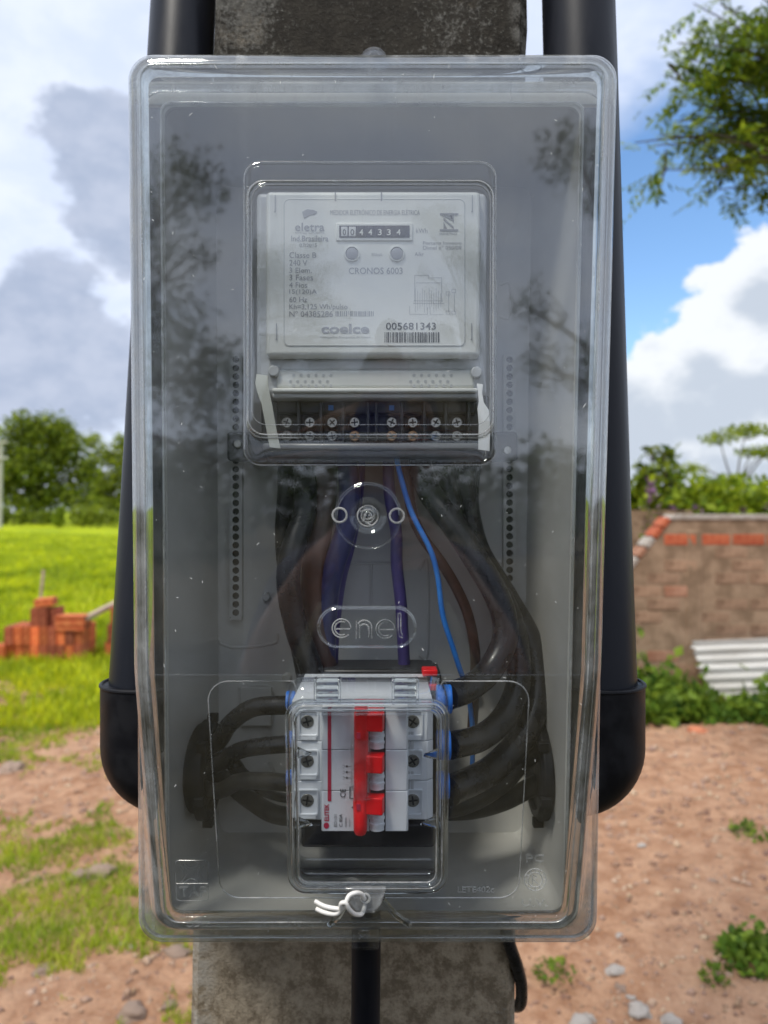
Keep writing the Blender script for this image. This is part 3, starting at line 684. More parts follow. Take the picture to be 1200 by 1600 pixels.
T('coelce', 502, 577, 521, 506, .03); T('Companhia Energética do Ceará', 500, 579, 529, 525)
T('005681343', 603, 681, 515, 504, .004, 1)
def flat(pts_px, m=0): mbr.add([(XZ(x, y, DL)[0], DL, XZ(x, y, DL)[1]) for x, y in pts_px], [list(range(len(pts_px)))], m, True)
flat([(472, 331), (480, 327), (490, 328), (496, 331), (492, 335), (484, 336), (475, 342)])
flat([(687, 333), (716, 333), (716, 336), (687, 336)]); flat([(687, 358), (716, 358), (716, 361), (687, 361)])
flat([(690, 337), (706, 337), (712, 357), (696, 357)][:2]+[(707, 345), (697, 340)]) ; flat([(693, 340), (709, 354), (709, 358), (693, 344)]); flat([(703, 336), (709, 336), (709, 349)]); flat([(693, 346), (699, 358), (693, 358)])
random.seed(3)
x = 601.0
while x < 685:
    wd = random.choice((.9, .9, 1.6, 2.4)); flat([(x, 519), (x+wd, 519), (x+wd, 535), (x, 535)], 1); x += wd+random.choice((.8, 1.0, 1.8))
x = 524.0
while x < 584:
    wd = random.choice((.7, 1.0, 1.6)); flat([(x, 486), (x+wd, 486), (x+wd, 494), (x, 494)]); x += wd+random.choice((.8, 1.2, 2.0))
def ln(x0, y0, x1, y1, t=.55):
    d = Vector((x1-x0, y1-y0)).normalized(); n_ = Vector((-d.y, d.x))*t/2; flat([(x0+n_.x, y0+n_.y), (x1+n_.x, y1+n_.y), (x1-n_.x, y1-n_.y), (x0-n_.x, y0-n_.y)])
for x0, y0, x1, y1 in ((648, 430, 670, 430), (648, 430, 648, 470), (670, 430, 670, 436), (650, 442, 690, 442), (690, 434, 690, 472), (672, 434, 690, 434), (640, 491, 640, 478), (640, 491, 668, 491), (668, 491, 668, 480), (672, 491, 693, 491), (672, 491, 672, 478), (701, 458, 701, 488), (710, 458, 710, 488), (645, 474, 694, 474), (646, 470, 692, 470)): ln(x0, y0, x1, y1)
for k in range(12): ln(649+k*3.6, 450 + (k % 3)*4, 649+k*3.6, 488-(k % 4)*3, .45)
for x0, y0 in ((697, 456), (706, 452), (697, 486), (706, 486)): 
    for e in ((0, 0, 6, 0), (6, 0, 6, 5), (6, 5, 0, 5), (0, 5, 0, 0)): ln(x0+e[0], y0+e[1], x0+e[2], y0+e[3])
for x0, y0, h in ((430, 305, 26), (738, 305, 26), (432, 505, 26), (737, 505, 26)): ln(x0, y0, x0, y0+h, 1.4); ln(x0-2, y0+h, x0+1, y0+h, 1.4)
for x in (524, 596): ln(x, 300, x, 314, 2.2)
mbr.build('lettering', [m_ink, m_ink_d], lab, angle=0)
# register
reg = MB(); reg.pbox(525, 348, 645, 376, D_M-.0016, D_M+.002); reg = reg.build('register_frame', m_meter, me_e, bevel=.0006)
MB().pbox(530, 352, 640, 371, D_M-.0021, D_M).build('register_window', m_wheel, reg, bevel=.0003)
for k, (x0, x1) in enumerate(((533, 543), (545, 556), (559, 570), (573, 584), (588, 599), (602, 613), (617, 633))):
    wh = MB().pbox(x0, 354, x1, 369, D_M-.0026, D_M-.0005).build('digit_wheel', m_wheelw if k < 2 else m_wheel, reg, bevel=.0004)
    mbr = MB(); TP(mbr, '0044334'[k], x0+2.5, x1-2.5 if k < 6 else x0+9, 367.5, 358, D_M-.0028, 0, .01); mbr.build('digit', m_ink_d if k < 2 else m_label, wh, angle=0)
for x in (550, 620):
    c_ = P(x, 397, D_M); k = D_M/F
    mbr = MB(); mbr.loft([[(px_, D, pz) for px_, pz in disc(c_.x, c_.z, r*k, 28)] for r, D in ((12.5, D_M), (12.2, D_M-.0016), (10.2, D_M-.0018), (9.4, D_M-.0006))], 0, True)
    bz = mbr.build('pulse_bezel', m_meter, me_e)
    mbr = MB(); mbr.loft([[(px_, D, pz) for px_, pz in disc(c_.x, c_.z, r*k, 24)] for r, D in ((9.0, D_M-.0002), (9.0, D_M-.0014), (6, D_M-.0019))], 0, True, False, True); mbr.build('pulse_lens', m_ink, bz)
# lower terminal cover with breathing holes
MB().pbox(420, 561, 752, 580, .575, .60).build('ledge', m_meter2, me_e, bevel=.0025, bseg=3)
tcv = MB().pbox(432, 578, 742, 606, .573, .60).build('terminal_cover', m_meter, me_e, bevel=.002, bseg=3)
mbr = MB()
for x0 in (456, 644):
    for rI, y in enumerate((586.5, 596, 603)):
        for k in range(6):
            p = P(x0+k*11.6-(rI % 2)*5.5+3, y, .573); mbr.loft([[(a_, .5727, b2) for a_, b2 in disc(p.x, p.z, 2.5*.573/F, 10)], [(a_, .5745, b2) for a_, b2 in disc(p.x, p.z, 2.5*.573/F, 10)]], 0, True, True, False)
ob = mbr.build('vent_holes', m_meter2, tcv); ob['kind'] = 'stuff'
MB().pbox(425, 606, 747, 613, .5705, .60).build('ledge', m_meter, me_e, bevel=.0012)
MB().pbox(425, 613, 747, 622, .574, .60).build('ledge', m_meter2, me_e, bevel=.0015)
# terminal block
MB().pbox(408, 618, 764, 700, .604, .650).build('terminal_block', m_terminal, me_e, bevel=.0015)
MB().pbox(428, 626, 744, 646, .592, .607).build('terminal_ledge', m_terminal, me_e, bevel=.0015)
xs8 = (448, 484, 519, 554, 612, 645, 681, 714)
for x in (430, 466, 501, 536, 575, 588, 628, 663, 697, 733):
    MB().pbox(x-2.5, 628, x+2.5, 690, .585, .606).build('divider', m_terminal, me_e, bevel=.0006)
for i, x in enumerate(xs8):
    for y, D in ((660, .592), (681, .595)):
        p = P(x, y, D); k = D/F; mt = m_brass if (i in (3, 5, 4) and y == 681) else m_steel
        mbr = MB(); mbr.tube([(p.x, D+.014, p.z), (p.x, D, p.z)], 8.6*k, 16); s = mbr.build('terminal_screw', mt, me_e, bevel=.0006)
        mbr = MB(); a = random.uniform(0, 1.5)
        for q in (0, math.pi/2): mbr.box((p.x, D-.00005, p.z), (5.5*k, .0003, 1.1*k), 0, Matrix.Rotation(a+q, 3, 'Y'))
        mbr.build('screw_slot', m_dark, s)
for x, y in ((517, 637), (612, 637)):
    MB().pbox(x-4, y-4, x+4, y+4, .590, .596).build('marker', m_blue, me_e)
MB().pbox(410, 692, 758, 703, .579, .645).build('bottom_lip', m_lip, me_e, bevel=.002)
MB().pbox(412, 702, 756, 714, .590, .650).build('bottom_skirt', m_terminal, me_e, bevel=.002)
for s, x in ((-1, 372), (1, 792)):
    mbr = MB(); mbr.pbox(x-18 if s < 0 else x-45, 674, x+45 if s < 0 else x+18, 720, .642, .662); ear_ = mbr.build('mounting_ear', m_dark, me_e, bevel=.003, bseg=3)
    p = P(x, 694 if s < 0 else 704, .642); MB().tube([(p.x, .645, p.z), (p.x, .6395, p.z)], [.0044, .0032], 16).build('mounting_screw', m_steel, ear_, bevel=.0006)
for x, y in ((428, 580), (744, 582)):
    p = P(x, y, .572); MB().tube([(p.x, .60, p.z), (p.x, .570, p.z)], [.005, .0042], 18).build('corner_post', m_meter2, me_e, bevel=.0008)

# seal strips hanging in front of the meter
def strip_tag(q, wpx, mat, label):
    mbr = MB(); rings = []
    for (x, y, D, wf) in q:
        p = P(x, y, D); h = wpx*wf*D/F/2; rings.append([(p.x-h, D-.0006, p.z+h*.15), (p.x+h, D-.0006, p.z-h*.15), (p.x+h, D+.0006, p.z-h*.15), (p.x-h, D+.0006, p.z+h*.15)])
    mbr.loft(rings, 0, True, True, True); o = mbr.build('seal_tag', mat, None, bevel=.0003); return tag(o, label, 'seal tag', 'meter seal tags')
strip_tag([(410, 586, .558, 1.0), (409, 600, .556, 1.15), (412, 615, .555, 1.1), (417, 632, .554, .95), (423, 665, .553, .9), (428, 690, .553, .95), (430, 700, .553, .95)], 18, m_tagA, 'tilted yellowish plastic seal strip at the meter corner nearer the grass')
strip_tag([(750, 600, .558, .5), (750, 612, .556, .35), (752, 628, .555, .4), (755, 640, .554, .95), (757, 665, .553, .95), (756, 704, .553, .95)], 19, m_tagB, 'upright white plastic seal strip at the meter corner nearer the brick wall')

# ------------------------------------------------------------------ circuit breaker
cb = empty('circuit_breaker', P(570, 1300, .60), 'white three pole circuit breaker with red toggle behind the small clear door', 'circuit breaker')
DN, DS = .4925, .511
zt, zb_ = CZ-.1263, CZ-.2050; pitch = (zt-zb_)/3
xa, xb, xc, xd = (455-600)*DS/F, (502-600)*DN/F, (638-600)*DN/F, (677-600)*DS/F
for i in range(3):
    z1 = zt-i*pitch-.00015; z0 = zt-(i+1)*pitch+.00015
    prof = [(xa, .60), (xa, DS+.004), (xa+.004, DS), (xb, DS), (xb, DN+.001), (xb+.001, DN), (xc-.001, DN), (xc, DN+.001), (xc, DS), (xd-.004, DS), (xd, DS+.004), (xd, .60)]
    n0 = 8 if i == 0 else 6
    mbr = MB(); mbr.loft([[(x, y, z1) for x, y in prof], [(x, y, z0) for x, y in prof]], 0, True, True, True)
    body = mbr.build('pole_body', m_white, cb, bevel=.0005, angle=30)
    zc = (z0+z1)/2
    for x in (482, 645):
        p = P(x, 0, DS)
        mbr = MB(); rings = [[(px_, D, pz) for px_, pz in rpoly([(p.x-h, zc+h+.001), (p.x+h, zc+h+.001), (p.x+h, zc-h-.003), (p.x-h, zc-h-.003)], .0012, 4)] for h, D in ((.0068, DS-.0001), (.0066, DS-.0014), (.0058, DS-.0014), (.0056, DS+.0002))]
        mbr.loft(rings, 0, True); hs = mbr.build('screw_well', m_white, body)
        mbr = MB(); mbr.tube([(p.x-.0008 if x < 500 else p.x, DS+.001, zc), (p.x-.0008 if x < 500 else p.x, DS-.0005, zc)], .0044, 18); sr = mbr.build('terminal_screw', m_screw, body, bevel=.0004)
        mbr = MB(); a = random.uniform(0, 1.5)
        for q in (0, math.pi/2): mbr.box((p.x-.0008 if x < 500 else p.x, DS-.0006, zc), (.0031, .0002, .0006), 0, Matrix.Rotation(a+q, 3, 'Y'))
        mbr.build('screw_slot', m_dark, sr)
        p2 = P(x, 0, DS); mbr = MB(); mbr.box((p2.x, DS-.0004, zc-.0108), (.0052, .0009, .0012)); mbr.build('well_lip', m_white, body, bevel=.0003)
    if i < 2:
        for dx in (-.0022, .0004, .0030):
            mbr = MB(); mbr.box(((637-600)*DS/F+dx, DS-.0002, z0), (.0009, .0004, .0062)); mbr.build('vent_slot', m_meter2, body)
DP = DN-.0004
mbr = MB()
def bflat(x0, y0, x1, y1, m=0): 
    a = XZ(x0, y0, DP); b2 = XZ(x1, y1, DP); mbr.add([(a[0], DP, a[1]), (b2[0], DP, a[1]), (b2[0], DP, b2[1]), (a[0], DP, b2[1])], [(0, 1, 2, 3)], m, True)
bflat(512, 1108, 517.5, 1252, 0)
TP(mbr, 'ELITEK', 507, 514, 1283, 1256, DP, 1, .03, 0)
mbr.add([(XZ(510+4.5*math.cos(t), 1290+5*math.sin(t), DP)[0], DP, XZ(510+4.5*math.cos(t), 1290+5*math.sin(t), DP)[1]) for t in np.linspace(0, 5.4, 9)], [list(range(9))], 0, True)
TP(mbr, 'ED101', 522, 526.5, 1292, 1273, DP, 1, 0, 1); TP(mbr, 'C 80A', 530, 535, 1292, 1272, DP, 1, .01, 1)
TP(mbr, '15000A', 539, 542, 1292, 1277, DP, 1, 0, 1); TP(mbr, '415V~', 545, 547.5, 1292, 1278, DP, 1, 0, 1)
TP(mbr, 'CE', 531.5, 540, 1246, 1233, DP, 1, .01, 1)
for k, y in enumerate((1197, 1206, 1215)): bflat(538, y, 549, y+.7, 1); bflat(541, y-1.4, 543, y+2, 1); TP(mbr, '1 2', 535.5, 538, y+3, y-2, DP, 1, 0, 1)
bflat(500.5, 1171, 545, 1171.5, 1); bflat(500.5, 1235.3, 545, 1235.8, 1)
for x0, y0, x1, y1 in ((546, 1229, 548, 1248), (546, 1247, 554, 1248.5), (546, 1229, 554, 1230)): bflat(x0, y0, x1, y1, 1)
mbr.add([(XZ(x, y, DP)[0], DP, XZ(x, y, DP)[1]) for x, y in ((549, 1262), (553, 1258), (553, 1264))], [(0, 1, 2)], 1, True)
mbr.build('lettering', [m_rprint, m_ink_d], cb, angle=0)
# dark plate painted as the toggle slot's shade, with drums and red paddles
MB().pbox(577, 1109, 602.5, 1299, DN-.0003, DN+.0002).build('slot_shade', m_dark, cb)
for i in range(3):
    z1 = zt-i*pitch; z0 = z1-pitch; zc = (z0+z1)/2
    xk = (589-600)*DN/F
    mbr = MB()
    for k in range(15):
        pass
    rr = .0115
    def dr_ring(zz, r_): return [(xk+.0062*math.cos(a), DN+.0055-r_*math.sin(a), zz) for a in np.linspace(0, math.pi, 15)]
    mbr.loft([dr_ring(zc-.0006, .0088), dr_ring(zc-.0030, .0092), dr_ring(zc-.0032, .0100), dr_ring(zc-.0046, .0100), dr_ring(zc-.0048, .0086), dr_ring(zc-.0070, .0086), dr_ring(zc-.0072, .0100), dr_ring(zc-.0088, .0098), dr_ring(zc-.0092, .0088), dr_ring(z0+.0012, .0088)], 0, False)
    mbr.build('toggle_drum', m_white, cb, angle=30)
    mbr = MB(); prof = [(-.0062, .004), (-.0062, -.0085), (.0045, -.0105), (.0058, -.004), (.0058, .004)]
    mbr.loft([[(xk-.001+x, DN+y, zz) for x, y in prof] for zz in (z1-.0012, zc+.0010)], 0, True, True, True)
    mbr.build('toggle', m_red, cb, bevel=.0008, bseg=3)
mbr = MB(); xh = (564-600)*.481/F; hw = .0049
zz = [(XZ(0, 1108, .481)[1], .0040, .004), (XZ(0, 1112, .481)[1], .0048, .0062), (XZ(0, 1155, .481)[1], .0050, .0062), (XZ(0, 1157, .481)[1], .0048, .0055), (XZ(0, 1255, .481)[1], .0046, .0055), (XZ(0, 1258, .481)[1], .0049, .0062), (XZ(0, 1290, .481)[1], .0046, .0062), (XZ(0, 1304, .481)[1], .0045, .0058), (XZ(0, 1309, .481)[1], .0036, .004)]
rings = []
for i, (z, a, d) in enumerate(zz):
    off = -.0006 if 4 <= i else 0
    rings.append([(xh+off+a*math.cos(t)*(1 if abs(math.cos(t)) < .7 else .95), .4875-d*math.sin(t)*1.0 if math.sin(t) > 0 else .4875-d*math.sin(t)*.4, z) for t in np.linspace(0, 2*math.pi, 17)[:-1]])
mbr.loft(rings, 0, True, True, True); hb = mbr.build('handle_tie', m_red, cb, angle=45)
for y in (1149, 1261):
    mbr = MB(); mbr.pbox(557, y-4, 563, y+5, .4808, .4830); mbr.build('tie_notch', m_rprint, hb)
mbr = MB(); rings = []
q = rpoly([(-.0066, -.0072), (.0058, -.0072), (.0062, .004), (-.0064, .004)], .0015, 4)
for y in (1158, 1251):
    z = XZ(0, y, .479)[1]; rings.append([(xh+x, .4865+d, z) for x, d in q])
mbr.loft(rings, 0, True, False, False); mbr.build('clear_sleeve', m_clearred, cb, angle=30, solid=.0005)
# blue sleeves of the cable ends, red and black bits behind
for x0, x1, y0, y1, D, lab_ in ((444, 458, 1086, 1116, .523, 0), (444, 455, 1150, 1176, .523, 0), (444, 455, 1212, 1236, .523, 0), (684, 708, 1076, 1122, .523, 0), (684, 706, 1148, 1196, .523, 0), (684, 704, 1214, 1258, .523, 0)):
    p0, p1 = P(x0, (y0+y1)/2, D), P(x1, (y0+y1)/2, D); r_ = (y1-y0)/2*D/F
    mbr = MB(); mbr.tube([(p0.x, D+.012, p0.z), (p1.x, D+.012, p1.z)], r_, 18); mbr.build('lug_sleeve', m_bluelug, cb, bevel=.001)
MB().pbox(466, 1052, 690, 1068, .606, .650).build('rail_clip', m_dark, cb, bevel=.002)
for y in (1052, 1075): MB().pbox(660, y-5, 684, y+5, .585, .60).build('release_tab', m_red, cb, bevel=.001)
MB().pbox(470, 1285, 680, 1326, .580, .612).build('mount_block', m_dark, cb, bevel=.003)
MB().pbox(470, 1046, 682, 1275, .612, .655).build('mount_rail', m_dark, cb, bevel=.003)

# ------------------------------------------------------------------ cables, each a thing of its own
def cable(q, rpx, mat, label, name='cable', cat='cable', group='cables inside the box', seg=16):
    q = [(x+(random.uniform(-2.2, 2.2) if 0 < i < len(q)-1 else 0), y+random.uniform(-3, 3), D) for i, (x, y, D) in enumerate(q)]
    pts = smoothpath([P(x, y, D) for x, y, D in q], 8); D = q[len(q)//2][2]
    return tag(MB().tube(pts, rpx*D/F, seg).build(name, mat), label, cat, group)
E_L = (262, 1190, .618); E_R = (872, 1195, .618)
cable([(470, 700, .635), (478, 745, .625), (474, 800, .612), (455, 870, .600), (452, 920, .598), (464, 985, .602), (485, 1040, .608), (500, 1100, .62)], 19, m_cable, 'thick black cable with a pale sheen dropping from the meter at its first terminal')
cable([(446, 705, .645), (447, 760, .64), (444, 830, .64), (448, 900, .64), (462, 980, .64), (478, 1060, .642)], 14, m_cable, 'black cable pressed to the back panel beside the thick sheened one')
cable([(505, 700, .635), (508, 760, .628), (500, 830, .620), (492, 900, .618), (494, 970, .622), (508, 1050, .63)], 20, m_brown, 'thick dark brown cable beside the first black one above the breaker')
cable([(540, 700, .630), (548, 760, .622), (540, 820, .616), (522, 890, .616), (510, 950, .620), (508, 1040, .63)], 17, m_navy, 'navy blue cable bending down just before the lock boss')
cable([(560, 700, .64), (556, 770, .636), (545, 840, .634), (528, 910, .634), (518, 980, .636), (516, 1050, .64)], 12, m_purple, 'violet cable half hidden behind the navy blue one')
cable([(606, 700, .635), (610, 770, .63), (620, 830, .628), (622, 880, .628), (628, 950, .630), (632, 1050, .635)], 9.5, m_purple, 'slender violet wire running straight down behind the oval badge', 'wire', 'wire')
cable([(618, 705, .610), (626, 740, .606), (645, 800, .603), (672, 860, .603), (684, 900, .606), (692, 960, .61), (708, 1010, .615), (722, 1050, .62), (732, 1080, .63), (737, 1140, .64), (738, 1205, .645)], 4.2, m_blue, 'thin bright blue wire snaking down between the brown wire and the panel', 'wire', 'wire')
cable([(632, 705, .625), (640, 790, .62), (660, 835, .618), (690, 880, .617), (712, 920, .62), (730, 960, .625), (740, 1010, .63), (744, 1060, .64), (738, 1140, .65)], 8.5, m_brown, 'dark brown wire slanting down toward the brick wall side')
cable([(650, 700, .63), (668, 765, .615), (706, 820, .600), (752, 885, .592), (784, 945, .588), (790, 1000, .585), (765, 1050, .575), (730, 1078, .56), (700, 1090, .545)], 20, m_cable, 'foremost thick black cable curving from the meter to the top blue sleeve')
cable([(690, 700, .64), (700, 770, .632), (722, 840, .625), (765, 900, .62), (800, 970, .615), (812, 1050, .605), (795, 1110, .59), (755, 1150, .57), (702, 1166, .545)], 19, m_cable, 'thick black cable behind, curving to the middle blue sleeve')
cable([(725, 700, .645), (728, 780, .642), (745, 860, .64), (790, 930, .638), (826, 1000, .632), (842, 1070, .622), (825, 1140, .605), (770, 1200, .58), (702, 1236, .545)], 20, m_cable, 'outermost thick black cable sweeping round to the bottom blue sleeve')
cable([(742, 705, .655), (738, 790, .655), (760, 880, .652), (806, 960, .648), (838, 1030, .64), (850, 1110, .632), (853, 1180, .622), (885, 1200, .618)], 13, m_cable, 'black cable against the panel that dives into the side entry')
cable([(875, 1188, .622), (845, 1170, .618), (815, 1190, .61), (780, 1225, .60), (735, 1248, .585), (692, 1262, .57)], 18, m_cable2, 'black cable leaving the wall side entry low under the others')
cable([(875, 1205, .625), (835, 1230, .622), (790, 1252, .612), (740, 1262, .60), (690, 1268, .59)], 15, m_cable2, 'lowest black cable from the wall side entry')
cable([(262, 1180, .625), (335, 1165, .60), (358, 1130, .575), (395, 1108, .555), (455, 1100, .545)], 14, m_cable, 'upper black cable arching from the grass side entry to the breaker')
cable([(262, 1190, .618), (330, 1195, .595), (370, 1175, .575), (410, 1167, .555), (455, 1162, .545)], 13, m_cable, 'middle black cable from the grass side entry to the breaker')
cable([(262, 1200, .612), (330, 1236, .592), (375, 1222, .572), (415, 1220, .555), (455, 1223, .545)], 13, m_cable2, 'lower dusty black cable from the grass side entry to the breaker')
cable([(262, 1205, .63), (340, 1215, .625), (385, 1250, .615), (430, 1272, .60), (480, 1276, .59)], 14, m_cable2, 'bottom black cable sagging from the grass side entry under the breaker')
cable([(262, 1192, .64), (345, 1180, .64), (380, 1215, .64), (430, 1240, .635), (480, 1245, .63)], 12, m_cable, 'black cable lying on the panel deep behind the grass side entry')
# ------------------------------------------------------------------ ground
def sst(x, a, b):
    t = np.clip((x-a)/(b-a), 0, 1); return t*t*(3-2*t)
def vnoise(X, Y, s, seed=0):
    x = X*s+seed*17.3; y = Y*s+seed*9.1; xi = np.floor(x).astype(int); yi = np.floor(y).astype(int); fx_ = x-xi; fy = y-yi
    def h(a, b_):
        n = (a*374761393+b_*668265263+seed*1442695) & 0x7fffffff; n = ((n ^ (n >> 13))*1274126177) & 0x7fffffff; return ((n ^ (n >> 16)) & 0xffff)/65535.0
    u = fx_*fx_*(3-2*fx_); v_ = fy*fy*(3-2*fy)
    return (h(xi, yi)*(1-u)+h(xi+1, yi)*u)*(1-v_)+(h(xi, yi+1)*(1-u)+h(xi+1, yi+1)*u)*v_
def fbm(X, Y, s, seed=0, o=4):
    r = 0; a = .5
    for i in range(o): r = r+a*vnoise(X, Y, s*2**i, seed+i); a *= .5
    return r/(1-.5**o)
patches = [(150, 1310, .45, .95), (205, 1325, .35, .95), (50, 1345, .28, .85), (120, 1425, .34, 1), (50, 1475, .30, .85), (170, 1395, .28, .9), (20, 1420, .2, .8), (225, 1450, .2, .8), (120, 1255, .35, .6), (30, 1290, .25, .65), (125, 1480, .2, .8),
           (90, 1180, .8, .75), (190, 1200, .5, .7), (40, 1130, .9, 1), (140, 1110, .8, 1), (1165, 1300, .25, .6), (872, 1518, .14, .8), (1190, 1500, .22, .9), (800, 1490, .05, .6), (1010, 1125, .9, .9), (1150, 1120, .9, .9)]
PG = [(ground_at(a, b_), r, s) for a, b_, r, s in patches]
def grass_mask(X, Y):
    n = fbm(X, Y, 1.1, 3); n2 = fbm(X, Y, 4.5, 8, 3)
    left = sst(-X/np.maximum(Y, .5), -.02, .12)
    far = sst(Y, 6.0, 7.4)
    b_ = -.30+left*(-.03+.84*far)+(1-left)*(-.35+.9*sst(Y, 8.2, 9.5))
    b_ = b_+np.where(Y < 1.0, -.1, 0)
    for p, r, s in PG: b_ = b_+s*.36*np.exp(-((X-p.x)**2+((Y-p.y)*.75)**2)/(r*r*.30))
    n3 = fbm(X, Y, 14.0, 12, 2)
    return sst(n*.65+n2*.6+n3*.35+b_-.08, .52, .80)
def height(X, Y):
    near = np.exp(-np.abs(Y)/25)
    hgt = (fbm(X, Y, .9, 21)-.5)*.10*near+(fbm(X, Y, 4.0, 22)-.5)*.045*near+(fbm(X, Y, 11.0, 23, 3)-.5)*.050*np.exp(-np.hypot(X, Y)/6)
    hgt = hgt+sst(Y, 12, 60)*sst(-X, 8, 40)*.75+sst(Y, 12, 60)*.2*fbm(X, Y, .08, 5)
    return hgt-.01
def axis(lo, hi_, c, fine, grow):
    a = [c]; s = fine
    while a[-1] < hi_: a.append(a[-1]+s); s = fine+(abs(a[-1]-c))*grow
    b_ = [c]; s = fine
    while b_[-1] > lo: b_.append(b_[-1]-s); s = fine+(abs(b_[-1]-c))*grow
    return np.array(b_[::-1][:-1]+a)
gx = axis(-700, 700, 0, .028, .016); gy = axis(-400, 1200, 3.0, .028, .016)
X, Y = np.meshgrid(gx, gy); Z = height(X, Y); G = grass_mask(X, Y)
nx, ny = len(gx), len(gy)
me = bpy.data.meshes.new('ground')
co = np.stack([X, Y, Z], -1).reshape(-1, 3)
i = np.arange(nx*ny).reshape(ny, nx); fc = np.stack([i[:-1, :-1], i[:-1, 1:], i[1:, 1:], i[1:, :-1]], -1).reshape(-1, 4)
def np_mesh(me, co, fc):
    k = fc.shape[1]
    me.vertices.add(len(co)); me.vertices.foreach_set('co', co.astype(np.float32).ravel())
    me.loops.add(fc.size); me.loops.foreach_set('vertex_index', fc.astype(np.int32).ravel())
    me.polygons.add(len(fc)); me.polygons.foreach_set('loop_start', (np.arange(len(fc))*k).astype(np.int32)); me.update(calc_edges=True)
np_mesh(me, co, fc)
at_ = me.attributes.new('back_shade', 'FLOAT', 'POINT'); at_.data.foreach_set('value', sst(1.5-Y+(fbm(X, Y, 1.5, 31)-.5)*1.2, -.1, .5).astype(np.float32).ravel())  # mask of the ground darkened as shade behind the viewer
at_ = me.attributes.new('grass', 'FLOAT', 'POINT'); at_.data.foreach_set('value', (G*(.45+.55*sst(Y, 5.2, 7.0))).astype(np.float32).ravel())
me.polygons.foreach_set('use_smooth', np.ones(len(fc), bool))
m_ground, out = newmat('soil_and_turf')
b = N('ShaderNodeBsdfPrincipled'); lk(b.outputs[0], out.inputs[0]); b.inputs['Roughness'].default_value = .95; b.inputs['Specular IOR Level'].default_value = .15
v = coords(); at2 = N('ShaderNodeAttribute', attribute_name='grass')
n1 = NOI(v, 1.3, 6, .6); n2 = NOI(v, 9, 8, .7); n3 = NOI(v, 55, 6, .7)
soil = MIX(SS(n2, .35, .65), (.36, .18, .098, 1), (.59, .35, .215, 1)); soil = MIX(M('MULTIPLY', SS(n1, .45, .75), .5), soil, (.65, .415, .28, 1)); soil = MIX(M('MULTIPLY', SS(n3, .55, .75), .7), soil, (.62, .46, .34, 1)); soil = MIX(M('MULTIPLY', SS(n3, .45, .28), .55), soil, (.15, .085, .055, 1))
turf = MIX(SS(n2, .3, .7), (.20, .28, .010, 1), (.35, .42, .012, 1)); turf = MIX(M('MULTIPLY', SS(NOI(v, .35, 5, .6), .42, .62), .75), turf, (.47, .53, .006, 1))
turf = MIX(M('MULTIPLY', SS(NOI(v, .7, 6, .65), .54, .70), .7), turf, (.13, .20, .012, 1))
at3 = N('ShaderNodeAttribute', attribute_name='back_shade')
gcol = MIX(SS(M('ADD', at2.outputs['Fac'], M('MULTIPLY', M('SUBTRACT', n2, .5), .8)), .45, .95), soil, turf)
lk(MIX(M('MULTIPLY', at3.outputs['Fac'], .95), gcol, MIX(SS(n2, .35, .65), (.030, .032, .016, 1), (.062, .060, .034, 1))), b.inputs['Base Color'])   # ground darkened behind the viewer, shade put into the colour for the cover's reflection
bp = N('ShaderNodeBump'); bp.inputs['Strength'].default_value = 1; bp.inputs['Distance'].default_value = .035; lk(M('ADD', M('MULTIPLY', n2, .7), M('MULTIPLY', n3, .5)), bp.inputs['Height']); lk(bp.outputs[0], b.inputs['Normal'])
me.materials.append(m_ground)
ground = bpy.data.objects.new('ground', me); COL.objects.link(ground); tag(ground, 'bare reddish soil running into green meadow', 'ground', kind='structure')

# ------------------------------------------------------------------ grass blades (uncountable)
def blades(n, xr, yr, hmean, width, name, label, mat, thr=.35, polar=True):
    # spread evenly in the view: density falls with distance
    u = rng.random(n*3); Yb = yr[0]*(yr[1]/yr[0])**u; Xb = rng.uniform(xr[0], xr[1], n*3)*Yb
    g = grass_mask(Xb, Yb); k = rng.random(n*3) < sst(g, thr-.2, thr+.3); Xb, Yb, g = Xb[k][:n], Yb[k][:n], g[k][:n]
    n = len(Xb); Zb = height(Xb, Yb); a = rng.uniform(0, 2*np.pi, n); h = hmean*(.45+.9*rng.random(n))*(.5+.6*g)*np.clip(Yb/6, .75, 1.6); wd = width*np.clip(Yb/3.5, .8, 4)*(.6+.8*rng.random(n))
    lean = rng.normal(0, .5, (n, 2))*h[:, None]
    base = np.stack([Xb, Yb, Zb-.004], -1); s = np.stack([np.cos(a), np.sin(a), 0*a], -1)*wd[:, None]/2
    mid = base+np.stack([lean[:, 0]*.35, lean[:, 1]*.35, h*.6], -1); tip = base+np.stack([lean[:, 0], lean[:, 1], h], -1)
    co = np.stack([base-s, base+s, mid+s*.8, mid-s*.8, tip], 1).reshape(-1, 3); o_ = np.arange(n)[:, None]*5
    tri = np.concatenate([o_+np.array([[0, 1, 2]]), o_+np.array([[0, 2, 3]]), o_+np.array([[3, 2, 4]])], 0)
    me = bpy.data.meshes.new(name); np_mesh(me, co, tri); me.materials.append(mat); o = bpy.data.objects.new(name, me); COL.objects.link(o)
    return tag(o, label, 'grass', kind='stuff')
m_blade = leafmat('grass_blade', (.19, .31, .020), (.41, .49, .04), .42, .6, pos=.25, pscale=2.5)
m_blade2 = leafmat('meadow_blade', (.27, .38, .012), (.50, .56, .015), .4, .6, pos=.4, pscale=.55)
blades(46000, (-.56, .52), (1.9, 8.5), .050, .0055, 'grass', 'short grass and weeds growing in patches on the soil', m_blade)
blades(60000, (-.62, -.12), (5.4, 45), .085, .007, 'grass', 'bright meadow grass behind the brick pile', m_blade2)

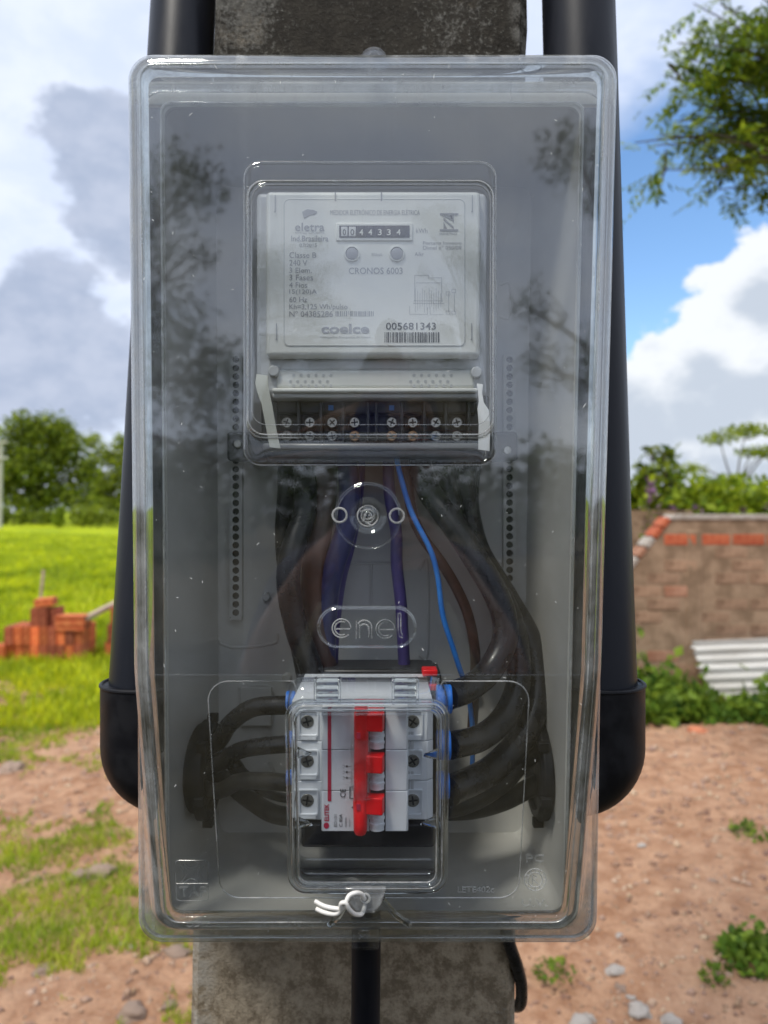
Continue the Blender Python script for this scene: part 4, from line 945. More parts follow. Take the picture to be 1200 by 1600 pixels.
# ------------------------------------------------------------------ leafy things
def leaf_mesh(name, base, nrm_seed, mat, L, W, droop=.2, fold=.12):
    """base (n,3) points, random facing; pointed leaves of two folded quads"""
    n = len(base); r_ = np.random.default_rng(nrm_seed)
    d = r_.normal(0, 1, (n, 3)); d[:, 2] -= droop; d /= np.linalg.norm(d, axis=1)[:, None]
    q = r_.normal(0, 1, (n, 3)); q[:, 2] += .6; s = np.cross(d, q); s /= np.linalg.norm(s, axis=1)[:, None]+1e-9; nn = np.cross(s, d)
    l = (L*(.6+.8*r_.random(n)))[:, None]; wv = l*W
    p0 = base; p1 = base+d*l*.5+s*wv+nn*l*fold; p2 = base+d*l; p3 = base+d*l*.5-s*wv+nn*l*fold
    co = np.stack([p0, p1, p2, p3], 1).reshape(-1, 3); o_ = np.arange(n)[:, None]*4
    tri = np.concatenate([o_+np.array([[0, 1, 2]]), o_+np.array([[0, 2, 3]])], 0)
    me = bpy.data.meshes.new(name); np_mesh(me, co, tri); me.materials.append(mat); return me
m_bark = pmat('bark', (.075, .055, .040), (.15, .12, .09), rough=.9, scale=25, bump=.004, bscale=60, stretch=(1, 1, .3))
m_leafA = leafmat('broad_leaf', (.060, .11, .014), (.25, .31, .020), .42, .9)
m_leafR = leafmat('roadside_leaf', (.020, .040, .008), (.06, .10, .014), .25, .9)
m_leafB = leafmat('light_leaf', (.12, .18, .02), (.34, .40, .04), .45, .8)
m_neem = leafmat('pinnate_leaf', (.045, .11, .012), (.19, .26, .016), .58, .9, .4)
m_weed = leafmat('weed_leaf', (.06, .14, .018), (.22, .32, .035), .45, .7)
m_shrub = leafmat('shrub_leaf', (.10, .18, .012), (.32, .40, .02), .45, .7)
m_flower = leafmat('mauve_petal', (.45, .22, .48), (.62, .36, .62), .3, .3)
def crown_points(n, blobs, seed):
    r_ = np.random.default_rng(seed); wts = np.array([b_[3]**2*b_[4] for b_ in blobs]); ch = r_.choice(len(blobs), n, p=wts/wts.sum()); out_ = np.empty((n, 3))
    for k, b_ in enumerate(blobs):
        m_ = ch == k; q = r_.normal(0, 1, (m_.sum(), 3)); q /= np.linalg.norm(q, axis=1)[:, None]; rad = r_.random(m_.sum())**.45
        lump = 1+.35*np.sin(q[:, 0]*6+k)*np.sin(q[:, 2]*7+2*k)*np.sin(q[:, 1]*5+k*3)
        out_[m_] = np.array(b_[:3])+q*(rad*lump)[:, None]*np.array([b_[3], b_[3], b_[4]])
    return out_
def tree(name, loc, label, trunk_h, trunk_r, blobs, nleaf, L, mat, seed, W=.34, group=None, cat='tree', lean=(0, 0)):
    t = empty(name, loc, label, cat, group); random.seed(seed); mb = MB(); l0 = Vector(loc)
    top = l0+Vector((lean[0], lean[1], trunk_h))
    mb.tube(smoothpath([l0-Vector((0, 0, .2)), l0+Vector((lean[0]*.3+trunk_r*.5, 0, trunk_h*.4)), top], 5), lambda u: trunk_r*(1.15-.55*u), 10)
    for b_ in blobs:
        e = l0+Vector(b_[:3]); m_ = (top+e)/2+Vector((random.uniform(-.2, .2)*b_[3], random.uniform(-.2, .2)*b_[3], .12*b_[4]))
        mb.tube(smoothpath([top-Vector((0, 0, trunk_h*.15)), m_, e], 4), lambda u: max(trunk_r*(.5-.42*u), .01), 7)
        for _ in range(3):
            e2 = e+Vector((random.uniform(-1, 1)*b_[3], random.uniform(-1, 1)*b_[3], random.uniform(-.5, 1)*b_[4]))*.8; mb.tube([m_.lerp(e, .6), (m_+e2*2)/3, e2], lambda u: max(trunk_r*(.18-.15*u), .006), 5)
    mb.build('trunk', m_bark, t)
    pts_ = crown_points(nleaf, blobs, seed)+np.array(loc)
    me = leaf_mesh('crown', pts_, seed+1, mat, L, W); o = bpy.data.objects.new('crown', me); put(o, t)
    return t
def far(px, D): x_ = (px-600)/F*D; return (x_, D, float(height(np.array([x_]), np.array([float(D)]))[0]))
k = 62/F
tree('broadleaf_tree', far(55, 62), 'big dense dark green tree standing beyond the meadow', 2.4, .32,
     [(-3.0, 0, 5.0, 1.9, 1.9), (-.9, 0, 7.2, 1.9, 1.8), (1.2, .3, 7.3, 1.8, 1.7), (2.7, 0, 6.0, 1.5, 1.9), (.3, -.5, 4.6, 2.4, 2.0), (3.5, 0, 3.8, 1.1, 1.6), (-1.8, -.6, 3.2, 1.6, 1.5), (-4.2, 0, 4.8, 1.4, 1.9), (2.0, -.5, 2.4, 1.5, 1.2), (-.2, -.4, 1.6, 2.0, .9), (3.6, -.4, 2.0, 1.5, 1.3), (-3.4, -.4, 2.2, 1.6, 1.3), (4.4, 0, 4.4, 1.0, 1.2)], 15500, .32, m_leafA, 31)
tree('broadleaf_tree', far(152, 76), 'lighter open crowned tree just behind the dark one', 3.0, .2,
     [(-.6, 0, 8.0, 1.1, 1.0), (.6, 0, 6.6, 1.3, 1.4), (2.6, 0, 7.7, 1.2, 1.1), (.3, 0, 3.4, 1.8, 1.6), (2.5, 0, 4.2, 1.7, 1.8), (4.2, 0, 6.8, 1.6, 1.7), (4.6, 0, 3.0, 2.0, 1.9), (-1.0, 0, 5.0, 1.3, 1.5), (.8, 0, 1.8, 2.2, 1.2), (3.2, 0, 1.6, 2.2, 1.1), (2.2, 0, 6.0, 1.4, 1.2)], 9000, .34, m_leafB, 32)
tree('shrub', far(92, 54), 'small yellow green bush at the foot of the dark tree', .5, .05, [(0, 0, .7, .45, .7), (.2, 0, 1.2, .3, .4)], 700, .20, m_shrub, 33, cat='bush')
tree('shrub', far(130, 58), 'olive green bush nearer the conduit at the meadow edge', .5, .06, [(0, 0, .9, 1.1, .9), (1.2, 0, .8, .9, .8), (2.2, 0, .7, .9, .7)], 1600, .24, m_leafB, 34, cat='bush')
tree('shrub', far(20, 56), 'grey green bush under the dark tree by the far utility post', .4, .06, [(-.8, 0, .7, .8, .7), (.8, 0, .6, .8, .6), (2.4, 0, .55, .8, .5)], 1500, .22, m_leafA, 35, cat='bush')
# far utility post
up = empty('utility_post', far(1, 50), 'pale far utility post with two cross arms at the picture edge', 'utility post')
q = far(1, 50); MB().tube([(q[0]-.05, 50, -.3), (q[0]+.02, 50, CZ+4.6)], .13, 8).build('post', pmat('pale_concrete', (.42, .40, .37), (.5, .48, .45), rough=.9, scale=5), up)
for y in (691, 716): p = P(4, y, 50); MB().box((p.x, 49.85, p.z), (.42, .05, .07)).build('cross_arm', bpy.data.materials['pale_concrete'], up)

# ------------------------------------------------------------------ overhanging tree at the upper right: pinnate leaves on drooping twigs
def pinnate(pts_, seed, mat, rachis=.20, pairs=7, leaflet=.055):
    r_ = np.random.default_rng(seed); co, tr = [], []
    for p in pts_:
        az = r_.uniform(0, 2*np.pi); dr = np.array([math.cos(az), math.sin(az), r_.uniform(-1.0, .15)]); dr /= np.linalg.norm(dr)
        sd_ = np.cross(dr, np.array([0, 0, 1.0])); sd_ /= np.linalg.norm(sd_)+1e-9; up_ = np.cross(sd_, dr); Lr = rachis*r_.uniform(.6, 1.15)
        tw = r_.uniform(-.6, .6); sd_, up_ = sd_*math.cos(tw)+up_*math.sin(tw), up_*math.cos(tw)-sd_*math.sin(tw)
        b0 = len(co); e = p+dr*Lr+np.array([0, 0, -.12*Lr]); co += [p-sd_*.0012, p+sd_*.0012, e]; tr.append((b0, b0+1, b0+2))
        for i_ in range(pairs):
            t = .12+.85*i_/(pairs-1); o_ = p+dr*Lr*t+np.array([0, 0, -.12*Lr*t*t])
            for s_ in (-1, 1):
                if r_.random() < .06: continue
                ld = sd_*s_*.85+dr*.55+np.array([0, 0, -.30])+r_.normal(0, .16, 3); ld /= np.linalg.norm(ld); l = leaflet*r_.uniform(.7, 1.15)*(1-.35*abs(t-.5)); ws = np.cross(ld, up_); ws /= np.linalg.norm(ws)+1e-9
                b0 = len(co); co += [o_, o_+ld*l*.4+ws*l*.17-up_*l*.03, o_+ld*l, o_+ld*l*.4-ws*l*.17-up_*l*.03]; tr += [(b0, b0+1, b0+2), (b0, b0+2, b0+3)]
    return np.array(co), np.array(tr)
def neem(loc, label, limbs, nleaf, seed, trunk_h, trunk_r, rachis=.2, leaflet=.055, sprays=None):
    t = empty('neem_tree', loc, label, 'tree'); random.seed(seed); r_ = np.random.default_rng(seed); mb = MB(); l0 = Vector(loc); top = l0+Vector((0, 0, trunk_h)); pts_ = []
    mb.tube(smoothpath([l0-Vector((0, 0, .2)), l0+Vector((.08, 0, trunk_h*.5)), top], 5), lambda u: trunk_r*(1.1-.4*u), 10)
    tw = []
    for (ex, ey, ez, rad, dens) in limbs:
        e = Vector((ex, ey, ez)); m_ = top.lerp(e, .5)+Vector((0, 0, .18*(e-top).length)); pth = smoothpath([top-Vector((0, 0, .15)), m_, e], 8); mb.tube(pth, lambda u: max(trunk_r*(.42-.40*u), .0025), 7)
        for _ in range(int(7*dens)):
            s0 = pth[random.randint(len(pth)//2, len(pth)-1)]; q_ = r_.normal(0, 1, 3); q_ /= np.linalg.norm(q_); e2 = e+Vector(q_*rad*np.array([1, 1, .9])*random.uniform(.5, 1)); mid = s0.lerp(e2, .55)+Vector((0, 0, .08*rad))
            pp = smoothpath([s0, mid, e2], 6); mb.tube(pp, lambda u: .008-.0055*u, 5); tw.append((pp, dens))
    wt = np.array([d for _, d in tw]); ch = r_.choice(len(tw), nleaf, p=wt/wt.sum())
    for c0 in ch:
        pp = tw[c0][0]; a = pp[r_.integers(len(pp)//3, len(pp))]; pts_.append(np.array(a)+r_.normal(0, .035, 3))
    if sprays is not None: pts_ += [np.array(s) for s in sprays]
    mb.build('trunk', m_bark, t)
    co, tr = pinnate(pts_, seed+5, m_neem, rachis, 7, leaflet); me = bpy.data.meshes.new('crown'); np_mesh(me, co, tr); me.materials.append(m_neem); o = bpy.data.objects.new('crown', me); put(o, t)
    return t
DT = 3.6
def pt(px, py, dy=0): p = P(px, py, DT+dy); return (p.x, p.y, p.z)
neem((3.6, 4.6, 0), 'overhanging tree with feathery pinnate leaves beside the black conduit at the top',
     [pt(1120, 60)+(.26, 1.3), pt(1085, 160, .1)+(.24, 1.2), pt(1170, 190, .2)+(.26, 1.3), pt(1100, 245)+(.22, .8), pt(1190, 30, .3)+(.3, 1.3), pt(1300, 160, .4)+(.4, 1.4), pt(1260, -80, .2)+(.4, 1.2), pt(1150, -120, .1)+(.4, 1.0), pt(1420, 20, .5)+(.5, 1.3), pt(1500, 200, .8)+(.45, 1), pt(1180, 260, .2)+(.18, .6), pt(1040, 265)+(.14, .45), pt(1045, 100)+(.18, .6), pt(1030, 210)+(.14, .4)], 950, 41, 2.5, .10, .2, .058)

# trees behind the viewer, mirrored in the clear cover
def behind(px, py, t): return ((px-600)/F*t, 1.0-t, CZ+(800-py)/F*t)
tree('roadside_tree', (-3.6, -7.2, 0), 'tree whose dark leaves are mirrored along the grass side of the clear cover', 2.6, .16,
     [(1.45, 0, 5.0, .55, .42), (1.55, 0, 4.3, .30, .25), (1.2, 0, 3.6, .55, .5), (1.7, 0, 2.9, .75, .55), (1.9, 0, 2.0, .8, .5), (.6, 0, 4.4, .8, .8), (-.6, 0, 4.8, 1.0, 1.0), (0, -.8, 3.4, 1.1, .9), (1.2, -.4, 1.3, 1.0, .5)], 26000, .055, m_leafR, 51)
tree('roadside_tree', (3.4, -8.4, 0), 'tree whose dark leaves are mirrored in the clear cover on the wall side', 2.6, .16,
     [(-1.05, 0, 5.9, .55, .38), (-.2, 0, 5.6, .9, .8), (-1.6, 0, 4.0, .28, .4), (-1.5, 0, 3.3, .32, .40), (-.8, 0, 3.2, .5, .6), (.6, 0, 4.6, 1.2, 1.0), (.4, 0, 3, 1.0, .9)], 20000, .055, m_leafR, 52)
for x, y, s, lab_ in ((-9, -26, 61, 'far hedge tree mirrored low in the cover nearer the grass'), (-2, -30, 62, 'far hedge tree mirrored behind the cable bundle'), (5, -27, 63, 'far hedge tree mirrored low in the cover nearer the wall'), (11, -29, 64, 'far hedge tree mirrored past the wall side conduit')):
    tree('hedge_tree', (x, y, 0), lab_, 1.2, .18, [(-2, 0, 2.2, 2.0, 1.3), (1.2, 0, 2.6, 2.0, 1.5), (3, 0, 1.6, 1.8, 1.1), (0, 0, 1.0, 2.6, .9)], 3600, .30, m_leafR, s)
# far-off wood behind the pole, one mass
bl_ = [((px-600)/F*95+random.uniform(-1, 1), 95+random.uniform(-3, 3), random.uniform(2.0, 3.4), random.uniform(2.6, 4.0), random.uniform(2.2, 3.6)) for px in range(225, 960, 26)]
o = bpy.data.objects.new('far_wood', leaf_mesh('far_wood', crown_points(16000, bl_, 77), 78, m_leafA, .6, .4)); COL.objects.link(o)
tag(o, 'far wood at the meadow edge behind the pole', 'wood', kind='stuff')
# ------------------------------------------------------------------ brick wall on the far side
DW = 6.4; kW = DW/F
m_mortar = pmat('muddy_mortar', (.22, .145, .088), (.37, .255, .165), rough=.95, scale=7, bump=.006, bscale=40)
m_brickd = pmat('muddy_brick', (.21, .125, .075), (.37, .235, .15), rough=.95, scale=9, bump=.004, bscale=60, objrand=.35, kind='Object')
m_brickp = pmat('dusty_pink_brick', (.34, .155, .09), (.46, .25, .16), rough=.95, scale=11, bump=.004, bscale=60, objrand=.3)
m_brickr = pmat('bare_red_brick', (.42, .085, .035), (.50, .14, .06), rough=.9, scale=16, bump=.003, bscale=60, objrand=.25)
m_cop = pmat('pale_cement', (.36, .31, .26), (.46, .42, .37), rough=.95, scale=14, bump=.004, bscale=60)
wx = lambda px: (px-600)*kW
wz = lambda py: CZ+(800-py)*kW
x_l, x_k, x_r = wx(975), wx(1050), wx(1050)+4.2
z_l, z_k = wz(905), wz(812)
wall = empty('brick_wall', ((x_l+x_r)/2, DW, 0), 'muddy half plastered brick wall with a sloping end and a few bare red bricks', 'wall')
TH = .20
prof = [(x_l, -.25), (x_r, -.25), (x_r, z_k), (x_k, z_k), (x_l, z_l)]
MB().prism(prof, DW, DW+TH).build('mortar_core', m_mortar, wall, angle=20)
MB().prism([(x_k-.03, z_k), (x_r, z_k), (x_r, z_k+.045), (x_k+.02, z_k+.045)], DW-.012, DW+TH+.01).build('coping', m_cop, wall, angle=20, bevel=.006)
nrm = Vector((x_k-x_l, 0, z_k-z_l)); sl = nrm.length; nrm.normalize(); up_s = Vector((-nrm.z, 0, nrm.x))
rot = Matrix(((nrm.x, 0, up_s.x), (0, 1, 0), (nrm.z, 0, up_s.z)))
nb = 6
for i in range(nb):
    c_ = Vector((x_l, DW+TH/2, z_l))+nrm*(sl*(i+.5)/nb)+up_s*.022
    MB().box(c_, (sl/nb/2-.006, TH/2+.008, .024), 0, rot).build('edge_brick', [m_brickr, m_cop, m_brickp, m_cop, m_brickr, m_brickr][i], wall, bevel=.008)
ch_, bl = .108, .285
bmesh_ = {}
def brick_data(L_, key):
    if key in bmesh_: return bmesh_[key]
    o = MB().box((0, 0, 0), (L_/2, .05, ch_/2-.008)).build('brick', m_brickd, None, bevel=0)
    bm = bmesh.new(); bm.from_mesh(o.data); bmesh.ops.bevel(bm, geom=bm.edges[:], offset=.006, segments=1, affect='EDGES'); bm.to_mesh(o.data); bm.free()
    d = o.data; bpy.data.objects.remove(o); bmesh_[key] = d; return d
random.seed(12); nrow = int(z_k/ch_)
for rI in range(nrow):
    z = z_k-(rI+.5)*ch_-.004; x = x_l-.1+(.14 if rI % 2 else 0)
    while x < x_r-.2:
        xc = x+bl/2
        lim = x_l+(z+ch_/2-z_l)/(z_k-z_l)*(x_k-x_l) if z+ch_/2 > z_l else x_l
        if x >= lim-.005 and not (wx(1072)-.02 < xc < wx(1098)+.02):
            if rI == 1: mt = m_brickr if (xc > wx(1112) or xc < wx(1075)) else m_brickd
            elif rI == 0: mt = m_mortar
            else: mt = random.choices([m_brickd, m_brickp, m_brickr, m_mortar], [.66, .05, .0, .29])[0]
            if mt is not m_mortar:
                base = brick_data(bl-.016, 'w'); d = base.copy() if mt is not m_brickd else base
                key = ('w', mt.name)
                if key not in bmesh_: d.materials.clear(); d.materials.append(mt); bmesh_[key] = d
                d = bmesh_[key]
                o = bpy.data.objects.new('brick', d); o.location = (xc+random.uniform(-.004, .004), DW+.05-random.uniform(.001, .007), z); o.rotation_euler = (random.uniform(-.02, .02), random.uniform(-.012, .012), random.uniform(-.012, .012)); put(o, wall)
        x += bl
MB().box(((wx(1072)+wx(1098))/2, DW+.05, .65), ((wx(1098)-wx(1072))/2, .056, .70)).build('pilaster', m_mortar, wall, bevel=.012)
rw = MB(); rw.box((wx(930)+.3, 8.2, .76), (1.2, .09, .76)); tag(rw.build('rear_wall', m_mortar), 'darker low wall just behind the sloping wall end', 'wall')

# ------------------------------------------------------------------ corrugated sheet leaning on the wall
m_sheet = pmat('fibre_cement', (.46, .44, .40), (.60, .585, .55), rough=.8, scale=6, bump=.001, bscale=80, stretch=(.3, 1, 1))
m_sheet_d = pmat('fibre_cement_edge', (.25, .22, .20), (.42, .38, .35), rough=.9, scale=30)
mb = MB(); tl = P(1080, 1003, 6.28); bl_ = P(1108, 1092, 6.05); dn = bl_-tl; ln_ = dn.length; dn.normalize()
ax = Vector((1.0, .03, .035)).normalized(); nm = ax.cross(dn).normalized()
if nm.y > 0: nm = -nm
nw = 6; ns = nw*10+1; xs_ = [0, .6, 1.2, 1.9]
def sp(s, l, off): return tl+dn*(ln_*s)+ax*l+nm*(.017*math.cos(2*math.pi*nw*s)+off)
fr_ = [[sp(j/(ns-1), l+(.012*math.sin(j*.9) if l == 0 else 0), .0035) for j in range(ns)] for l in xs_]; bk = [[sp(j/(ns-1), l+(.012*math.sin(j*.9) if l == 0 else 0), -.0035) for j in range(ns)] for l in xs_]
mb.loft(fr_, 0, False); mb.loft(bk, 0, False)
mb.loft([fr_[0], bk[0]], 1, False); mb.loft([fr_[-1], bk[-1]], 1, False)
mb.loft([[a[0] for a in fr_], [a[0] for a in bk]], 1, False); mb.loft([[a[-1] for a in fr_], [a[-1] for a in bk]], 1, False)
tag(mb.build('corrugated_sheet', [m_sheet, m_sheet_d], angle=50, weld=True), 'off white corrugated fibre cement sheet leaning low against the brick wall', 'corrugated sheet')

# ------------------------------------------------------------------ weeds along the wall foot, creeping shrubs over the wall
random.seed(5); pts_ = []
def heap(px, py, rx, rz, n, D=None):
    g = ground_at(px, py)
    for _ in range(n):
        a = random.uniform(0, 6.28); r_ = random.random()**.5; pts_.append((g.x+rx*r_*math.cos(a), g.y+.35*rx*r_*math.sin(a), abs(random.gauss(0, .55))*rz*(1.05-r_)))
for a in ((1010, 1092, .25, .42, 300), (1045, 1100, .28, .34, 320), (1010, 1122, .25, .22, 260), (1060, 1120, .25, .26, 260), (1090, 1100, .16, .24, 160), (1120, 1122, .25, .18, 240), (1165, 1116, .28, .22, 280), (1215, 1110, .3, .3, 300), (1300, 1105, .5, .35, 360), (1180, 1124, .3, .14, 200), (990, 1100, .2, .3, 160), (1480, 1100, .8, .4, 420)): heap(*a)
o = bpy.data.objects.new('weeds', leaf_mesh('weeds', np.array(pts_), 71, m_weed, .085, .36, -.3)); COL.objects.link(o)
tag(o, 'lush green weeds growing along the foot of the brick wall', 'weeds', kind='stuff')
def low_plant(px, py, r_, h, n, L_, label, seed):
    g = ground_at(px, py); rr = np.random.default_rng(seed); a = rr.uniform(0, 6.28, n); q = rr.random(n)**.6
    p = np.stack([g.x+r_*q*np.cos(a), g.y+r_*q*np.sin(a), np.abs(rr.normal(0, .5, n))*h*(1.1-q)+.005], -1)
    o = bpy.data.objects.new('weed_plant', leaf_mesh('weed_plant', p, seed, m_weed, L_, .33, -.5)); COL.objects.link(o); return tag(o, label, 'weed', 'weeds on the bare soil', kind='thing')
low_plant(1178, 1500, .12, .11, 420, .036, 'leafy green weed clump at the lower picture edge on the soil', 81)
low_plant(1120, 1530, .06, .03, 60, .025, 'small flat weed just below the leafy clump', 82)
low_plant(868, 1522, .08, .025, 70, .024, 'low grassy weed tuft near the slim cable', 83)
low_plant(1172, 1302, .10, .02, 90, .03, 'sparse flat weed farther back on the bare soil', 84)
for i, (px, z0, rx, lab_) in enumerate(((1020, 1.55, .85, 'mauve flowering creeper above the sloping wall end'), (1130, 1.5, .8, 'bright green creeper with mauve flowers over the wall top'), (1240, 1.5, .9, 'bright green creeper over the wall at the picture edge'))):
    D = 8.6; x = (px-600)/F*D
    t = empty('flowering_shrub', (x, D, 0), lab_, 'shrub', 'creepers behind the wall'); rr = np.random.default_rng(90+i)
    n = 2600; p = np.stack([rr.normal(x, rx*.55, n), rr.normal(D, .25, n), np.clip(rr.normal(z0-.05, .19, n), .3, z0+.36)], -1)
    q = rr.random(700); p2 = np.stack([rr.normal(x, rx*.5, 700), rr.normal(D, .2, 700), q*z0], -1)
    o = bpy.data.objects.new('foliage', leaf_mesh('foliage', np.concatenate([p, p2]), 95+i, m_shrub, .10, .36)); put(o, t); o['kind'] = 'stuff'
    fl = []
    for _ in range(9 if i < 1 else 5):
        c_ = np.array([rr.normal(x-(.3 if i == 0 else 0), rx*.4), D-.35, z0+rr.uniform(-.12, .30 if i == 0 else .1)]); fl += [c_+rr.normal(0, .016, 3) for _ in range(14)]
    o = bpy.data.objects.new('flowers', leaf_mesh('flowers', np.array(fl), 99+i, m_flower, .05, .5)); put(o, t); o['kind'] = 'stuff'
    MB().tube(smoothpath([(x, D, -.1), (x+.05, D, .7), (x-.1, D, z0)], 5), .03, 7).build('stem', m_bark, t)
tree('sapling', ((1025-600)/F*8.4, 8.4, 0), 'slender leafy plant rising above the mauve flowers by the conduit', 1.5, .025, [(-.1, 0, 1.95, .16, .14), (.12, 0, 2.12, .14, .08), (-.05, 0, 2.2, .10, .07), (.2, 0, 1.9, .14, .12), (-.2, 0, 1.75, .15, .12)], 190, .13, m_leafA, 101, .26, cat='sapling')
tree('umbrella_tree', ((1150-600)/F*16, 16, 0), 'thin flat topped tree with airy leaves beyond the wall', 2.2, .05, [(-.35, 0, 3.05, .42, .13), (.25, 0, 3.20, .5, .14), (.75, 0, 2.75, .42, .14), (.35, 0, 2.75, .35, .10), (-.9, 0, 2.4, .3, .12), (1.1, 0, 3.1, .4, .16)], 1500, .085, m_leafB, 102, .3)

# ------------------------------------------------------------------ pile of hollow clay bricks
m_clay = pmat('clay_brick', (.68, .15, .048), (.82, .26, .085), rough=.85, scale=22, bump=.002, bscale=120, objrand=.75)
m_hole_shade = pmat('clay_hole_shade', (.22, .05, .025), rough=.95)  # dark tone of flat patches painted as shade inside the holes
BW, BH, BD = .076, .178, .185
def clay_mesh():
    mb = MB(); g = .012
    def side(n, a, b_):
        out_ = []; a = Vector(a); b_ = Vector(b_); d = b_-a; nn = Vector((-d.y, d.x)).normalized()
        for i in range(n):
            t0, t1 = (i+.3)/n, (i+.7)/n; out_ += [a+d*(i/n), a+d*t0, a+d*t0+nn*g, a+d*t1+nn*g, a+d*t1]
        return out_
    o = side(2, (-BW/2, -BD/2), (BW/2, -BD/2))+[Vector((BW/2, -BD/2)), Vector((BW/2, BD/2)), Vector((-BW/2, BD/2))]
    mb.loft([[(p.x, p.y, 0) for p in o], [(p.x, p.y, BH) for p in o]], 0, True, True, True)
    for i in (-1, 1):
        for j in (-1, 1): mb.add([(i*BW*.24+a*BW*.15, j*BD*.24+c_*BD*.17, BH+.0012) for a, c_ in ((-1, -1), (1, -1), (1, 1), (-1, 1))], [(0, 1, 2, 3)], 1, True)
    o = mb.build('clay_brick', [m_clay, m_hole_shade], angle=30); d = o.data; bpy.data.objects.remove(o); return d
clay = clay_mesh(); clay_d = clay.copy(); clay_d.materials[0] = pmat('darker_clay', (.36, .08, .04), (.50, .16, .075), rough=.9, scale=22, objrand=.5); DB = 7.55; kb = DB/F  # darker tone for a random share of the bricks
ordn = ['first', 'second', 'third', 'fourth', 'fifth', 'sixth', 'seventh', 'eighth', 'ninth', 'tenth', 'eleventh', 'twelfth']
random.seed(9)
def brick_at(x, y, z, rz, label, rx=0, ry=0):
    o = bpy.data.objects.new('clay_brick', clay if random.random() < .62 else clay_d); o.location = (x, y, z); o.rotation_euler = (rx, ry, rz); COL.objects.link(o)
    return tag(o, label, 'brick', 'bricks in the pile on the grass')
gz = lambda py: CZ+(800-py)*kb
x_end = (128-600)*kb-BW/2; z_0 = gz(1036)
for cI, (nbk, zc, nm_) in enumerate(((9, z_0, 'bottom'), (9, z_0+BH, 'middle'))):
    for i in range(nbk):
        for rI in range(2):
            x = x_end-i*(BW+.010)
            if cI == 0 and i > 5 and rI == 0: zz, yo = zc, .03
            else: zz, yo = zc, 0
            brick_at(x+random.uniform(-.003, .003), DB+BD/2+rI*(BD+.008)+random.uniform(-.006, .006)+yo, zz, random.uniform(-.03, .03), f'red hollow brick, {ordn[i]} from the plank end in the {nm_} course, {"front" if rI == 0 else "rear"} row')
z2 = z_0+2*BH
brick_at((52-600)*kb, DB+.10, z2, .06, 'orange upright brick at the outer end of the pile top')
brick_at((66-600)*kb, DB+.10, z2, -.04, 'orange upright brick second along the pile top')
brick_at((80-600)*kb, DB+.14, z2, .05, 'shaded upright brick behind the long brick on the pile top')
brick_at((108-600)*kb-.13, DB+.07, z2+BW/2, 0, 'brick lying on its long side on the pile top nearest the plank', 0, 0).rotation_euler = (0, R(90), 0)
bpy.data.objects[[o.name for o in bpy.data.objects if o.get('label', '').startswith('brick lying on its long')][0]].scale = (1.9, 1, 1.6)
brick_at((50-600)*kb, DB+.10, z2+BH+.045, .1, 'topmost brick laid flat across the upright ones', 0, 0).rotation_euler = (0, R(84), .15)
g = ground_at(3, 1038); brick_at(g.x, g.y, .02, .3, 'loose brick at the picture edge beside the pile')
for k_i, (px, py, zz) in enumerate(((172, 1030, 0), (178, 1026, 0), (176, 1028, BH), (184, 1028, BH+.0), (181, 1028, 2*BH))):
    g = ground_at(px, 1030); brick_at(g.x+.06*(k_i % 2), g.y+(.2 if k_i % 2 else 0), zz, .2, ['front bottom', 'rear bottom', 'front middle', 'rear middle', 'top'][k_i]+' brick of the small stack half hidden by the conduit')
# stake and plank
m_wood = pmat('weathered_wood', (.36, .26, .18), (.50, .39, .28), rough=.85, scale=12, stretch=(1, 1, 6), bump=.001)
p0 = P(61, 960, 8.2); p1 = P(68, 890, 8.25)
MB().tube([(p0.x-.04, 8.2, -.05), p0, p1], .017, 7).build('wooden_stake', m_wood)
tag(bpy.data.objects['wooden_stake'], 'thin grey wooden stake standing in the grass behind the brick pile', 'stake')
a = P(132, 967, 7.6); b_ = P(176, 945, 7.9); mb = MB(); d = (b_-a); rt = d.to_track_quat('X', 'Z').to_matrix(); mb.box((a+b_)/2+d*.15, (d.length*.7, .035, .022), 0, rt)
tag(mb.build('wooden_plank', m_wood, bevel=.004), 'pale wooden plank sloping from the brick pile toward the conduit', 'plank')

# ------------------------------------------------------------------ stones lying on the soil
m_stoneA = pmat('pale_stone', (.48, .42, .36), (.62, .57, .52), rough=.9, scale=25, bump=.004, bscale=60)
m_stoneB = pmat('tan_stone', (.33, .22, .16), (.46, .34, .26), rough=.9, scale=25, bump=.004, bscale=60)
def stone(px, py, s, mat, label, seed, flat_=.55):
    g = ground_at(px, py); bm = bmesh.new(); bmesh.ops.create_icosphere(bm, subdivisions=3, radius=1)
    for v in bm.verts:
        q = v.co.copy(); n_ = noise.noise(q*1.3+Vector((seed*3.1, 0, 0)))*.55+noise.noise(q*3.1+Vector((0, seed*1.7, 0)))*.32; v.co = q*(1+n_); v.co.z *= flat_; v.co.x *= 1.25
    me = bpy.data.meshes.new('stone'); bm.to_mesh(me); bm.free(); me.materials.append(mat); me.polygons.foreach_set('use_smooth', np.ones(len(me.polygons), bool))
    zz = float(height(np.array([g.x]), np.array([g.y]))[0]); o = bpy.data.objects.new('stone', me); o.location = (g.x, g.y, zz+s*flat_*.12); o.scale = (s, s, s); o.rotation_euler = (0, 0, seed*1.3); COL.objects.link(o)
    return tag(o, label, 'stone', 'stones on the bare soil')
